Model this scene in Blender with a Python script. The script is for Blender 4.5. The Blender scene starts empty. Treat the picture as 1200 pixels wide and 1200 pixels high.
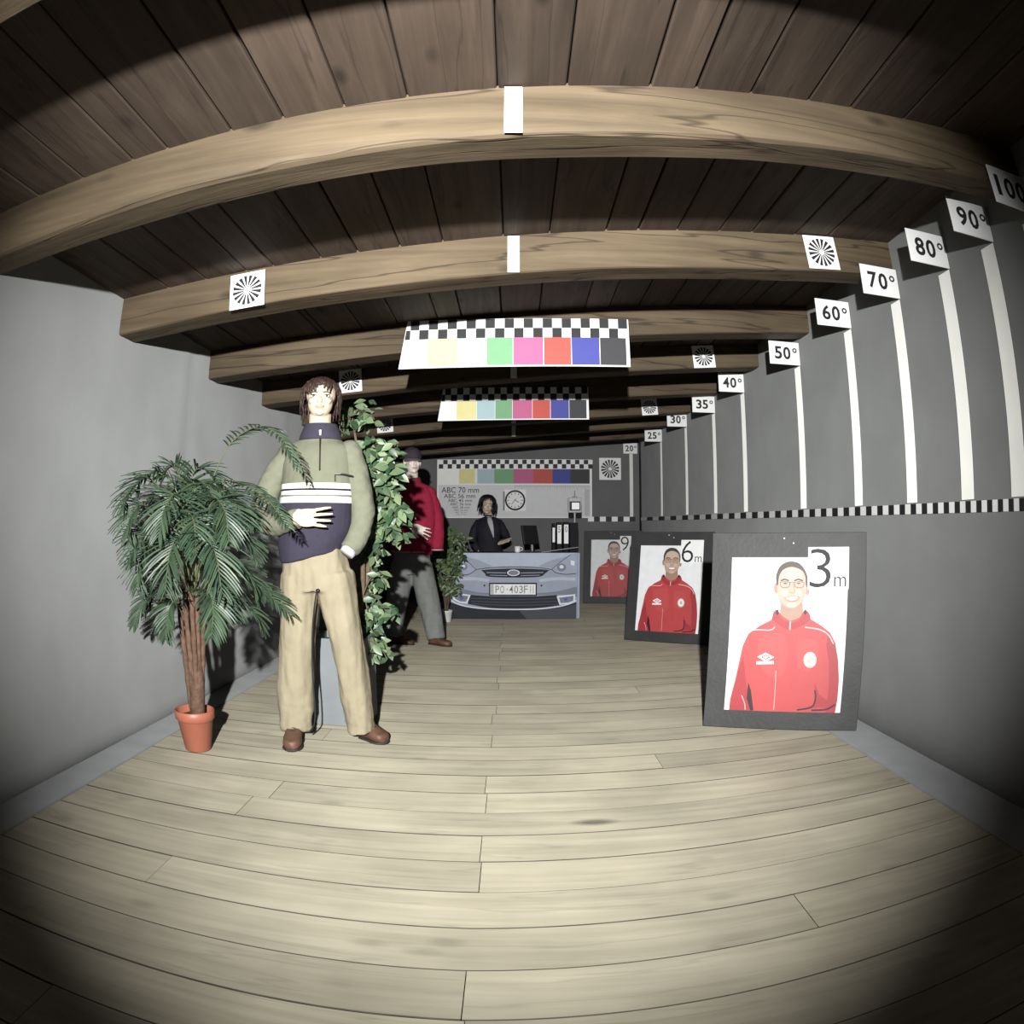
import bpy, bmesh, math, random
from mathutils import Vector, Matrix, noise
from math import sin, cos, pi, radians

sc = bpy.context.scene
C = sc.collection
random.seed(7)

# ------------------------------------------------------------------ camera
CAM_H = 1.05
PITCH = radians(1.45)
LA = radians(.07172)            # lens: angle = LA*r + LB*r^3, r in photo pixels
LB = radians(8e-9)
CX, CY = 602.0, 600.0
cd = bpy.data.cameras.new('camera')
cam = bpy.data.objects.new('camera', cd)
C.objects.link(cam)
cam.location = (0, 0, CAM_H)
cam.rotation_euler = (radians(90) + PITCH, 0, LA * 2)
cd.type = 'PANO'
cd.panorama_type = 'FISHEYE_LENS_POLYNOMIAL'
cd.sensor_width = 36.0
cd.sensor_height = 36.0
cd.fisheye_fov = radians(180)
MM = 36.0 / 1200.0
cd.fisheye_polynomial_k0 = 0.0
cd.fisheye_polynomial_k1 = -LA / MM
cd.fisheye_polynomial_k2 = 0.0
cd.fisheye_polynomial_k3 = -LB / MM ** 3
cd.fisheye_polynomial_k4 = 0.0
cd.clip_start = 0.01
sc.camera = cam

# ------------------------------------------------------------------ world, lamp, exposure
w = bpy.data.worlds.new('world')
sc.world = w
w.use_nodes = True
w.node_tree.nodes['Background'].inputs[0].default_value = (.5, .5, .5, 1)
w.node_tree.nodes['Background'].inputs[1].default_value = 0.02
LAMP = Vector((-.12, -1.0, 1.52))          # the one work lamp behind the camera that throws the shadows seen in the photograph
def spot(name, loc, energy, col, size, blend, aim, r=.03):
    d = bpy.data.lights.new(name, 'SPOT')
    o = bpy.data.objects.new(name, d)
    C.objects.link(o)
    o.location = loc
    o.rotation_euler = (Vector(aim) - Vector(loc)).to_track_quat('-Z', 'Y').to_euler()
    d.energy = energy; d.color = col; d.spot_size = radians(size); d.spot_blend = blend
    d.shadow_soft_size = r
    return o
spot('work_lamp_offscreen', LAMP, 2500, (.97, .975, .95), 80, 1.0, (-.10, 4.0, 1.22))
sc.view_settings.view_transform = 'Standard'
sc.view_settings.look = 'None'
sc.view_settings.exposure = 0.0
sc.view_settings.gamma = 1.0
sc.view_settings.use_curve_mapping = False

# ------------------------------------------------------------------ pixel helpers
def ray(x, y):
    dx, dy = x - CX, y - CY
    r = math.hypot(dx, dy) or 1e-9
    t = LA * r + LB * r ** 3
    s = sin(t) / r
    d = Vector((dx * s, cos(t), -dy * s))
    c, sn = cos(PITCH), sin(PITCH)
    return Vector((d.x, d.y * c - d.z * sn, d.y * sn + d.z * c))
def P(x, y, Y):
    d = ray(x, y)
    return Vector((0, 0, CAM_H)) + d * (Y / d.y)

# ------------------------------------------------------------------ materials
MAT = {}
def newmat(name):
    m = bpy.data.materials.new(name); m.use_nodes = True
    nt = m.node_tree
    MAT[name] = m
    if name in ('floor_wood', 'wall_cloth', 'wall_paint', 'tape_white', 'trim_grey'): nt.nodes['Principled BSDF'].inputs['Diffuse Roughness'].default_value = 1.0
    return m, nt, nt.nodes['Principled BSDF']
def mat(name, col, rough=.65, var=.12, scale=12, bump=0.0, bscale=60, spec=.3, obj_var=0.0, metal=0.0, trans=0.0):
    m, nt, b = newmat(name)
    N = nt.nodes; L = nt.links
    b.inputs['Roughness'].default_value = rough
    b.inputs['Specular IOR Level'].default_value = spec
    b.inputs['Metallic'].default_value = metal
    tc = N.new('ShaderNodeTexCoord')
    nz = N.new('ShaderNodeTexNoise'); nz.inputs['Scale'].default_value = scale; nz.inputs['Detail'].default_value = 5
    L.new(tc.outputs['Object'], nz.inputs['Vector'])
    mr = N.new('ShaderNodeMapRange')
    mr.inputs['From Min'].default_value = .3; mr.inputs['From Max'].default_value = .7
    mr.inputs['To Min'].default_value = 1 - var; mr.inputs['To Max'].default_value = 1 + var
    L.new(nz.outputs['Fac'], mr.inputs['Value'])
    last = mr.outputs['Result']
    if obj_var:
        oi = N.new('ShaderNodeObjectInfo')
        m2 = N.new('ShaderNodeMapRange'); m2.inputs['To Min'].default_value = 1 - obj_var; m2.inputs['To Max'].default_value = 1 + obj_var
        L.new(oi.outputs['Random'], m2.inputs['Value'])
        mu = N.new('ShaderNodeMath'); mu.operation = 'MULTIPLY'
        L.new(last, mu.inputs[0]); L.new(m2.outputs['Result'], mu.inputs[1]); last = mu.outputs[0]
    vm = N.new('ShaderNodeVectorMath'); vm.operation = 'SCALE'
    vm.inputs[0].default_value = col[:3]
    L.new(last, vm.inputs['Scale'])
    L.new(vm.outputs['Vector'], b.inputs['Base Color'])
    if bump:
        n2 = N.new('ShaderNodeTexNoise'); n2.inputs['Scale'].default_value = bscale; n2.inputs['Detail'].default_value = 4
        L.new(tc.outputs['Object'], n2.inputs['Vector'])
        bp = N.new('ShaderNodeBump'); bp.inputs['Strength'].default_value = bump; bp.inputs['Distance'].default_value = .01
        L.new(n2.outputs['Fac'], bp.inputs['Height']); L.new(bp.outputs['Normal'], b.inputs['Normal'])
    return m

def woodmat(name, dark, mid, light, axis, rough=.7, grain=1.0, objv=.18, crack=.5, bump=.5, stain=None, gscale=1.0, knot=.45):
    """wood with grain along axis (0 = x, 1 = y), world coordinates, tint per piece"""
    m, nt, b = newmat(name)
    N = nt.nodes; L = nt.links
    b.inputs['Roughness'].default_value = rough
    b.inputs['Specular IOR Level'].default_value = .25
    g = N.new('ShaderNodeNewGeometry')
    oi = N.new('ShaderNodeObjectInfo')
    off = N.new('ShaderNodeVectorMath'); off.operation = 'SCALE'; off.inputs[0].default_value = (37, 53, 19)
    L.new(oi.outputs['Random'], off.inputs['Scale'])
    add = N.new('ShaderNodeVectorMath'); add.operation = 'ADD'
    L.new(g.outputs['Position'], add.inputs[0]); L.new(off.outputs['Vector'], add.inputs[1])
    mp = N.new('ShaderNodeMapping')
    s = [22 * gscale] * 3; s[axis] = 1.3 * gscale
    mp.inputs['Scale'].default_value = s
    L.new(add.outputs['Vector'], mp.inputs['Vector'])
    n1 = N.new('ShaderNodeTexNoise'); n1.inputs['Scale'].default_value = 1.0; n1.inputs['Detail'].default_value = 7
    n1.inputs['Roughness'].default_value = .6; n1.inputs['Distortion'].default_value = .4
    L.new(mp.outputs['Vector'], n1.inputs['Vector'])
    cr = N.new('ShaderNodeValToRGB')
    e = cr.color_ramp.elements
    e[0].position = .28; e[0].color = (*dark, 1)
    e[1].position = .72; e[1].color = (*light, 1)
    k = e.new(.5); k.color = (*mid, 1)
    L.new(n1.outputs['Fac'], cr.inputs['Fac'])
    # broad blotches and piece tint
    n2 = N.new('ShaderNodeTexNoise'); n2.inputs['Scale'].default_value = 2.2; n2.inputs['Detail'].default_value = 3
    L.new(add.outputs['Vector'], n2.inputs['Vector'])
    r2 = N.new('ShaderNodeMapRange'); r2.inputs['From Min'].default_value = .3; r2.inputs['From Max'].default_value = .7
    r2.inputs['To Min'].default_value = .84; r2.inputs['To Max'].default_value = 1.14
    L.new(n2.outputs['Fac'], r2.inputs['Value'])
    r3 = N.new('ShaderNodeMapRange'); r3.inputs['To Min'].default_value = 1 - objv; r3.inputs['To Max'].default_value = 1 + objv
    L.new(oi.outputs['Random'], r3.inputs['Value'])
    mu = N.new('ShaderNodeMath'); mu.operation = 'MULTIPLY'
    L.new(r2.outputs['Result'], mu.inputs[0]); L.new(r3.outputs['Result'], mu.inputs[1])
    # thin long cracks
    mp3 = N.new('ShaderNodeMapping'); s3 = [9 * gscale] * 3; s3[axis] = .55 * gscale; mp3.inputs['Scale'].default_value = s3
    L.new(add.outputs['Vector'], mp3.inputs['Vector'])
    n3 = N.new('ShaderNodeTexNoise'); n3.inputs['Scale'].default_value = 1.0; n3.inputs['Detail'].default_value = 3
    L.new(mp3.outputs['Vector'], n3.inputs['Vector'])
    sb = N.new('ShaderNodeMath'); sb.operation = 'SUBTRACT'; sb.inputs[1].default_value = .5
    L.new(n3.outputs['Fac'], sb.inputs[0])
    ab = N.new('ShaderNodeMath'); ab.operation = 'ABSOLUTE'; L.new(sb.outputs[0], ab.inputs[0])
    rc = N.new('ShaderNodeMapRange'); rc.inputs['From Min'].default_value = .002; rc.inputs['From Max'].default_value = .012
    rc.inputs['To Min'].default_value = 1 - crack; rc.inputs['To Max'].default_value = 1
    L.new(ab.outputs[0], rc.inputs['Value'])
    mu2 = N.new('ShaderNodeMath'); mu2.operation = 'MULTIPLY'
    L.new(mu.outputs[0], mu2.inputs[0]); L.new(rc.outputs['Result'], mu2.inputs[1])
    # knots
    mpk = N.new('ShaderNodeMapping'); sk = [7.0] * 3; sk[axis] = 3.2; mpk.inputs['Scale'].default_value = sk
    L.new(add.outputs['Vector'], mpk.inputs['Vector'])
    vo = N.new('ShaderNodeTexVoronoi'); vo.inputs['Scale'].default_value = .8
    L.new(mpk.outputs['Vector'], vo.inputs['Vector'])
    rk = N.new('ShaderNodeMapRange'); rk.inputs['From Min'].default_value = .05; rk.inputs['From Max'].default_value = .16
    rk.inputs['To Min'].default_value = knot; rk.inputs['To Max'].default_value = 1
    L.new(vo.outputs['Distance'], rk.inputs['Value'])
    mu3 = N.new('ShaderNodeMath'); mu3.operation = 'MULTIPLY'
    L.new(mu2.outputs[0], mu3.inputs[0]); L.new(rk.outputs['Result'], mu3.inputs[1])
    last = mu3.outputs[0]
    if stain:
        sx, sy, rx, ry = stain
        sv = N.new('ShaderNodeVectorMath'); sv.operation = 'SUBTRACT'; sv.inputs[1].default_value = (sx, sy, 0)
        L.new(g.outputs['Position'], sv.inputs[0])
        sm = N.new('ShaderNodeVectorMath'); sm.operation = 'MULTIPLY'; sm.inputs[1].default_value = (1 / rx, 1 / ry, 0)
        L.new(sv.outputs['Vector'], sm.inputs[0])
        ln = N.new('ShaderNodeVectorMath'); ln.operation = 'LENGTH'; L.new(sm.outputs['Vector'], ln.inputs[0])
        rs = N.new('ShaderNodeMapRange'); rs.inputs['From Min'].default_value = .35; rs.inputs['From Max'].default_value = 1.0
        rs.inputs['To Min'].default_value = .42; rs.inputs['To Max'].default_value = 1
        L.new(ln.outputs['Value'], rs.inputs['Value'])
        m4 = N.new('ShaderNodeMath'); m4.operation = 'MULTIPLY'
        L.new(last, m4.inputs[0]); L.new(rs.outputs['Result'], m4.inputs[1]); last = m4.outputs[0]
    vm = N.new('ShaderNodeVectorMath'); vm.operation = 'SCALE'
    L.new(cr.outputs['Color'], vm.inputs[0]); L.new(last, vm.inputs['Scale'])
    L.new(vm.outputs['Vector'], b.inputs['Base Color'])
    bp = N.new('ShaderNodeBump'); bp.inputs['Strength'].default_value = bump; bp.inputs['Distance'].default_value = .006
    ad = N.new('ShaderNodeMath'); ad.operation = 'MULTIPLY'
    L.new(n1.outputs['Fac'], ad.inputs[0]); L.new(rc.outputs['Result'], ad.inputs[1])
    L.new(ad.outputs[0], bp.inputs['Height']); L.new(bp.outputs['Normal'], b.inputs['Normal'])
    return m

woodmat('floor_wood', (.176, .160, .120), (.206, .188, .143), (.238, .218, .168), 0, rough=.6, objv=.06, crack=.12, bump=.2, knot=.8,
        stain=(.29, 2.235, .10, .036))
woodmat('beam_wood', (.050, .036, .021), (.080, .058, .035), (.112, .083, .051), 0, rough=.75, objv=.10, crack=.55, bump=.7, gscale=.8)
woodmat('board_wood', (.044, .031, .023), (.062, .044, .033), (.084, .062, .046), 1, rough=.75, objv=.22, crack=.3, bump=.4)
mat('seam_dirt', (.05, .043, .034), .9, .3, 9)
mat('void', (.012, .010, .009), .9, .1)
mat('wall_cloth', (.222, .226, .224), .85, .07, 2.2, .10, 25)
mat('wall_paint', (.155, .159, .158), .8, .07, 3.0, .12, 40)
mat('trim_grey', (.18, .186, .19), .75, .08, 6)
mat('paper', (.80, .80, .80), .7, .02, 8)
mat('tape_white', (.74, .74, .71), .6, .03, 8)
mat('ink', (.018, .018, .02), .6, .05, 8)
mat('board_dark', (.032, .033, .033), .55, .18, 7, .12, 50)
mat('red_dark', (.16, .012, .020), .75, .1, 20)

# ------------------------------------------------------------------ mesh tools
class MB:
    def __init__(s): s.v = []; s.f = []; s.m = []
    def add(s, vs, fs, mi=0):
        k = len(s.v); s.v += [Vector(p) for p in vs]
        for f in fs: s.f.append([i + k for i in f]); s.m.append(mi)
        return s
    def box(s, c, d, mi=0, R=None):
        c = Vector(c); hx, hy, hz = d[0] / 2, d[1] / 2, d[2] / 2
        vs = [Vector((x, y, z)) for x in (-hx, hx) for y in (-hy, hy) for z in (-hz, hz)]
        if R is not None: vs = [R @ p for p in vs]
        return s.add([c + p for p in vs], [(0, 1, 3, 2), (4, 6, 7, 5), (0, 4, 5, 1), (2, 3, 7, 6), (0, 2, 6, 4), (1, 5, 7, 3)], mi)
    def cbox(s, c, d, ch=.004, mi=0, R=None):
        """box with chamfered edges (48-odd triangles)"""
        bm = bmesh.new(); bmesh.ops.create_cube(bm, size=1)
        for q in bm.verts: q.co = Vector((q.co.x * d[0], q.co.y * d[1], q.co.z * d[2]))
        bmesh.ops.bevel(bm, geom=bm.edges[:], offset=ch, segments=1, affect='EDGES')
        bm.verts.index_update()
        c = Vector(c)
        vs = [(c + (R @ q.co if R is not None else q.co)) for q in bm.verts]
        s.add(vs, [[q.index for q in f.verts] for f in bm.faces], mi); bm.free(); return s
    def rings(s, R, closed=True, cap=True, mi=0):
        n = len(R[0]); vs = [p for r in R for p in r]; fs = []
        for i in range(len(R) - 1):
            for j in range(n if closed else n - 1):
                a = i * n + j; b = i * n + (j + 1) % n
                fs.append((a, b, b + n, a + n))
        if cap and closed:
            fs.append(tuple(range(n - 1, -1, -1))); fs.append(tuple(range((len(R) - 1) * n, len(R) * n)))
        return s.add(vs, fs, mi)
    def loft(s, pts, rad, n=14, hint=(0, 1, 0), steps=0, mi=0, sq=1.0):
        pts = [Vector(p) for p in pts]
        rad = [(r, r) if not hasattr(r, '__len__') else tuple(r) for r in rad]
        if steps:
            pts = spline(pts, steps); rr = spline([Vector((a, b, 0)) for a, b in rad], steps); rad = [(q.x, q.y) for q in rr]
        R = []
        hint = Vector(hint)
        for i, p in enumerate(pts):
            t = (pts[min(i + 1, len(pts) - 1)] - pts[max(i - 1, 0)]).normalized()
            v = hint - t * hint.dot(t)
            if v.length < .15:
                v = Vector((0, 0, 1)) - t * t.z
            v.normalize(); u = t.cross(v); a, b = rad[i]
            ring = []
            for j in range(n):
                th = 2 * pi * j / n; c_, s_ = cos(th), sin(th)
                if sq != 1.0:
                    c_ = math.copysign(abs(c_) ** sq, c_); s_ = math.copysign(abs(s_) ** sq, s_)
                ring.append(p + u * (a * c_) + v * (b * s_))
            R.append(ring)
        return s.rings(R, mi=mi)
    def ell(s, c, r, R=None, nu=14, nv=10, mi=0):
        c = Vector(c); r = (r, r, r) if not hasattr(r, '__len__') else r
        vs = [Vector((0, 0, -r[2]))]
        for i in range(1, nv):
            ph = -pi / 2 + pi * i / nv
            for j in range(nu):
                th = 2 * pi * j / nu
                vs.append(Vector((r[0] * cos(ph) * cos(th), r[1] * cos(ph) * sin(th), r[2] * sin(ph))))
        vs.append(Vector((0, 0, r[2])))
        fs = [(0, 1 + (j + 1) % nu, 1 + j) for j in range(nu)]
        for i in range(nv - 2):
            for j in range(nu):
                a = 1 + i * nu + j; b = 1 + i * nu + (j + 1) % nu
                fs.append((a, b, b + nu, a + nu))
        top = len(vs) - 1; k = 1 + (nv - 2) * nu
        fs += [(top, k + j, k + (j + 1) % nu) for j in range(nu)]
        if R is not None: vs = [R @ p for p in vs]
        return s.add([c + p for p in vs], fs, mi)
    def lathe(s, c, prof, n=24, mi=0):
        c = Vector(c)
        R = [[c + Vector((r * cos(2 * pi * j / n), r * sin(2 * pi * j / n), z)) for j in range(n)] for r, z in prof]
        return s.rings(R, cap=True, mi=mi)
    def poly(s, pts, mi=0):
        return s.add(pts, [tuple(range(len(pts)))], mi)
    def xf(s, M):
        s.v = [M @ p for p in s.v]; return s
    def build(s, name, mats, parent=None, smooth=False, rel=True):
        me = bpy.data.meshes.new(name)
        o0 = parent.location if (parent is not None and rel) else Vector((0, 0, 0))
        if parent is not None and rel and parent.parent is not None: o0 = o0 + parent.parent.location
        me.from_pydata([tuple(p - o0) for p in s.v], [], s.f)
        if not isinstance(mats, (list, tuple)): mats = [mats]
        for m in mats: me.materials.append(MAT[m])
        me.polygons.foreach_set('material_index', s.m)
        if smooth: me.polygons.foreach_set('use_smooth', [True] * len(s.f))
        me.update()
        o = bpy.data.objects.new(name, me); C.objects.link(o)
        if parent is not None: o.parent = parent
        return o
def spline(pts, n):
    """Catmull-Rom through pts, n samples per span"""
    pts = [Vector(p) for p in pts]
    if len(pts) < 3:
        return [pts[0].lerp(pts[-1], i / n) for i in range(n + 1)]
    q = [pts[0] * 2 - pts[1]] + pts + [pts[-1] * 2 - pts[-2]]
    out = []
    for i in range(1, len(q) - 2):
        a, b, c, d = q[i - 1], q[i], q[i + 1], q[i + 2]
        for k in range(n):
            t = k / n
            out.append(.5 * ((2 * b) + (c - a) * t + (2 * a - 5 * b + 4 * c - d) * t * t + (3 * b - a - 3 * c + d) * t ** 3))
    out.append(pts[-1])
    return out
def tag(o, label, cat, group=None):
    o['label'] = label; o['category'] = cat
    if group: o['group'] = group
    return o
def struct(o): o['kind'] = 'structure'; return o
def thing(name, label, cat, loc=(0, 0, 0), group=None, rz=0, rx=0):
    o = bpy.data.objects.new(name, None); C.objects.link(o)
    o.empty_display_size = .1
    o.location = loc; o.rotation_euler = (rx, 0, rz)
    return tag(o, label, cat, group)
def fuse(mb, name, mats, parent, voxel=.006, smooth=4, fac=.5, fn=None):
    """one continuous surface out of the overlapping volumes in mb"""
    tmp = mb.build('tmp', mats, None)
    r = tmp.modifiers.new('r', 'REMESH'); r.mode = 'VOXEL'; r.voxel_size = voxel
    if smooth:
        s = tmp.modifiers.new('s', 'SMOOTH'); s.iterations = smooth; s.factor = fac
    dg = bpy.context.evaluated_depsgraph_get()
    me = bpy.data.meshes.new_from_object(tmp.evaluated_get(dg))
    old = tmp.data; bpy.data.objects.remove(tmp); bpy.data.meshes.remove(old)
    me.name = name
    o0 = parent.location
    if fn is not None:
        nr = [v.normal.copy() for v in me.vertices]
        for v, k in zip(me.vertices, nr): v.co = v.co + k * fn(v.co, k)
    for v in me.vertices: v.co = v.co - o0
    me.polygons.foreach_set('use_smooth', [True] * len(me.polygons))
    me.materials.clear()
    for m in (mats if isinstance(mats, (list, tuple)) else [mats]): me.materials.append(MAT[m])
    o = bpy.data.objects.new(name, me); C.objects.link(o); o.parent = parent
    return o
_tc = {}
def text_geo(body, size, bold=0.0, squash=1.0):
    """flat lettering: list of verts (x right, z up, centred), faces"""
    key = (body, size, bold, squash)
    if key in _tc: return _tc[key]
    cu = bpy.data.curves.new('t', 'FONT'); cu.body = body; cu.size = size; cu.offset = bold * size
    cu.align_x = 'CENTER'; cu.align_y = 'CENTER'; cu.resolution_u = 3
    o = bpy.data.objects.new('t', cu); C.objects.link(o)
    dg = bpy.context.evaluated_depsgraph_get(); dg.update()
    me = bpy.data.meshes.new_from_object(o.evaluated_get(dg))
    vs = [Vector((v.co.x * squash, 0, v.co.y)) for v in me.vertices]
    fs = [tuple(p.vertices) for p in me.polygons]
    xs = [v.x for v in vs]; zs = [v.z for v in vs]
    cx, cz = (min(xs) + max(xs)) / 2, (min(zs) + max(zs)) / 2
    vs = [v - Vector((cx, 0, cz)) for v in vs]
    bpy.data.objects.remove(o); bpy.data.curves.remove(cu); bpy.data.meshes.remove(me)
    _tc[key] = (vs, fs, max(xs) - min(xs), max(zs) - min(zs))
    return _tc[key]
def text_fit(mb, body, cx, cz, wid, hei, y=0.0, bold=.01, mi=0):
    vs, fs, w0, h0 = text_geo(body, 1.0, bold)
    mb.add([Vector((cx + p.x * wid / w0, y, cz + p.z * hei / h0)) for p in vs], fs, mi)

# ================================================================== THE ROOM
XL, XR, YB, YF = -1.90, 1.86, 9.95, -2.6
SL = .08                               # the ceiling rises to the right
def beam_z(x): return 2.125 + SL * x   # underside of beams
def board_z(x): return 2.305 + SL * x  # underside of ceiling boards

fl = struct(MB().box((0, 3.7, -.06), (4.0, 13.0, .06)).build('floor', 'void'))
JX = -.11
def row(x0, x1, ya, yb):
    """plank from x0 to x1; the rows right of the middle joint run slightly askew"""
    g = random.choice((.0006, .001, .0014, .0022, .003)); z = random.uniform(-.0010, .0006); ch = random.choice((.0008, .0012, .002))
    ya += g; yb -= g; x0 += .0012; x1 -= .0012
    prof = [(ya, -.03), (ya, z - ch), (ya + ch, z), (yb - ch, z), (yb, z - ch), (yb, -.03)]
    xs = [x0] + ([JX] if x0 < JX - .01 and x1 > JX + .01 else []) + [x1]
    R = [[Vector((x, min(y + .05 * max(0, x - JX), YB + .03), zz)) for y, zz in prof] for x in xs]
    mb = MB().rings(R); n = len(prof)
    for i, f in enumerate(mb.f):
        if len(f) == 4 and i % n in (0, 1, 3, 4, 5) and i < n * (len(xs) - 1): mb.m[i] = 1
        elif len(f) != 4: mb.m[i] = 1
    mb.build('plank', ['floor_wood', 'seam_dirt'], fl)
rr_ = random.Random(4)
for k in range(-20, 42):
    y0 = 1.526 + .2015 * k; y1 = y0 + .2015
    if y0 > YB - .06 or y1 < YF: continue
    y1 = min(y1, YB + .02)
    xs = [XL - .03, XR + .03]
    if k in (1, 2, 4, 5, 8, 10, 11, 14) or (k > 14 or k < 0) and rr_.random() < .5: xs.insert(1, JX + rr_.uniform(-.012, .012))
    elif rr_.random() < .7: xs.insert(1, rr_.choice((-.98, .75)) + rr_.uniform(-.12, .12))
    if k in (4, 8): xs.insert(1, -.95)
    for a, b in zip(xs, xs[1:]): row(a, b, y0, y1)

ce = struct(MB().add([(x, y, board_z(x) + dz) for dz in (.028, .07) for x, y in ((XL - .1, YF), (XR + .1, YF), (XR + .1, YB + .1), (XL - .1, YB + .1))],
          [(0, 1, 2, 3), (7, 6, 5, 4), (0, 4, 5, 1), (1, 5, 6, 2), (2, 6, 7, 3), (3, 7, 4, 0)]).build('ceiling', 'void'))
BY = [-1.7, -.6, .5, 1.60, 2.70, 3.80, 4.77, 5.80, 6.86, 7.85, 8.85]
joint = [XL - .05, -1.63, -1.42, -1.21, -1.075, -.85, -.68, -.49, -.305, -.045, .155, .40, .545, .725, .925, 1.09, 1.31, 1.49, 1.70, XR + .05]
segs = [(YF, .58), (.58, 2.78), (2.78, 4.85), (4.85, 6.94), (6.94, 8.93), (8.93, YB + .05)]
for si, (ya, yb) in enumerate(segs):
    js = joint if si == 1 else [joint[0]] + [x + random.uniform(-.05, .05) for x in joint[1:-1]] + [joint[-1]]
    for a, b in zip(js, js[1:]):
        g = random.uniform(.002, .005); a2, b2 = a + g, b - g; dz = random.uniform(0, .004)
        ch = .004
        prof = [(a2, .027), (a2, dz + ch), (a2 + ch, dz), (b2 - ch, dz), (b2, dz + ch), (b2, .027)]
        R = [[Vector((x, y, board_z(x) + zz)) for x, zz in prof] for y in (ya + .003, yb - .003)]
        MB().rings(R).build('board', 'board_wood', ce)
def beam(y0, seed, wane=.012, depth=.165):
    n = 56; R = []
    for i in range(n + 1):
        x = XL - .06 + (XR - XL + .12) * i / n
        f = lambda k, s=2.0: noise.noise(Vector((x * s, k * 7.3 + seed * 11.1, seed * 3.7)))
        zb = beam_z(x) + .006 * f(1, 1.2); zt = board_z(x) + .012; ya = y0 + .007 * f(2, 1.3); yb = y0 + depth + .008 * f(3, 1.3)
        c1 = max(.004, wane + .012 * f(4, 1.6)); c2 = max(.004, wane + .010 * f(5, 1.6))
        h = zt - zb
        ring = [(ya, zt), (ya + .003 * f(6, 5), zb + h * .66), (ya + .003 * f(7, 5), zb + h * .33), (ya, zb + c1), (ya + c1 * .35, zb + c1 * .35), (ya + c1, zb),
                (y0 + depth * .5, zb + .003 * f(8, 5)), (yb - c2, zb), (yb - c2 * .35, zb + c2 * .35), (yb, zb + c2), (yb, zb + h * .5), (yb, zt)]
        R.append([Vector((x, y, z)) for y, z in ring])
    MB().rings(R).build('beam', 'beam_wood', ce, smooth=False)
for i, y in enumerate(BY): beam(y, i + 1, .024 if i == 3 else .010)

# walls: the left one is hung with grey cloth (soft vertical folds), the right one is plain
def wall_grid(name, o, u, v, nu, nv, fn, m):
    o, u, v = Vector(o), Vector(u), Vector(v); nrm = -u.cross(v).normalized()
    vs = [o + u * (i / nu) + v * (j / nv) + nrm * fn(i / nu * u.length, j / nv * v.length) for i in range(nu + 1) for j in range(nv + 1)]
    fs = [(i * (nv + 1) + j, (i + 1) * (nv + 1) + j, (i + 1) * (nv + 1) + j + 1, i * (nv + 1) + j + 1) for i in range(nu) for j in range(nv)]
    # a solid: back sheet 6 cm behind
    k = len(vs); vs += [p - nrm * .06 for p in (o, o + u, o + u + v, o + v)]
    c = [0, nu * (nv + 1), nu * (nv + 1) + nv, nv]
    fs += [(k + 3, k + 2, k + 1, k)]
    fs += [tuple([i * (nv + 1) for i in range(nu, -1, -1)] + [k, k + 1]), tuple([i * (nv + 1) + nv for i in range(nu + 1)] + [k + 2, k + 3]),
           tuple(list(range(nv + 1)) + [k + 3, k]), tuple([nu * (nv + 1) + j for j in range(nv, -1, -1)] + [k + 1, k + 2])]
    return struct(MB().add(vs, fs).build(name, m, smooth=False))
def folds(u, v):
    d = .010 * noise.noise(Vector((u * .9, v * .25, 3.1))) + .004 * noise.noise(Vector((u * 5, v * .4, 9.1)))
    yy = u + YF
    for c, a, wd in ((3.42, .006, .05), (3.55, -.005, .05), (4.4, .004, .07), (2.2, .003, .07), (5.3, .004, .07)):
        d += a * math.exp(-((yy - c - .04 * (v - 1)) / wd) ** 2) * min(1, v / .6)
    return d
wl = wall_grid('wall_left', (XL, YB, 0), (0, YF - YB, 0), (0, 0, 2.6), 240, 24, lambda u, v: folds(YB - YF - u, v), 'wall_cloth')
wr = wall_grid('wall_right', (XR, YF, 0), (0, YB - YF, 0), (0, 0, 2.6), 60, 12, lambda u, v: .002 * noise.noise(Vector((u * .8, v * .8, 1))) - .002, 'wall_paint')
for w_ in (wl, wr):
    w_.data.polygons.foreach_set('use_smooth', [True] * len(w_.data.polygons))
    for p in w_.data.polygons:
        if len(p.vertices) != 4 or abs(p.normal.x) < .5: p.use_smooth = False
wb = wall_grid('wall_back', (XR + .06, YB, 0), (XL - XR - .12, 0, 0), (0, 0, 2.6), 4, 4, lambda u, v: 0, 'wall_paint')
wf = wall_grid('wall_front', (XL - .06, YF, 0), (XR - XL + .12, 0, 0), (0, 0, 2.6), 4, 4, lambda u, v: 0, 'wall_paint')
# normals of the back wall face the room
for o in (wl, wr, wb, wf):
    bm = bmesh.new(); bm.from_mesh(o.data); bmesh.ops.recalc_face_normals(bm, faces=bm.faces[:]); bm.to_mesh(o.data); bm.free()
# grey margin boards lying on the floor along both walls
def margin(name, xa, xb, m_):
    R = [[Vector((x, y, z)) for x, z in ((xa, .0005), (xa, .006), (xa + .003 * (1 if xb > xa else -1), .009), (xb, .011), (xb, .0005))] for y in (YF, YB)]
    struct(MB().rings(R).build(name, m_))
margin('trim_1', -1.725, XL + .001, 'trim_grey')
margin('trim_2', 1.615, XR - .003, 'trim_grey')

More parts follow.
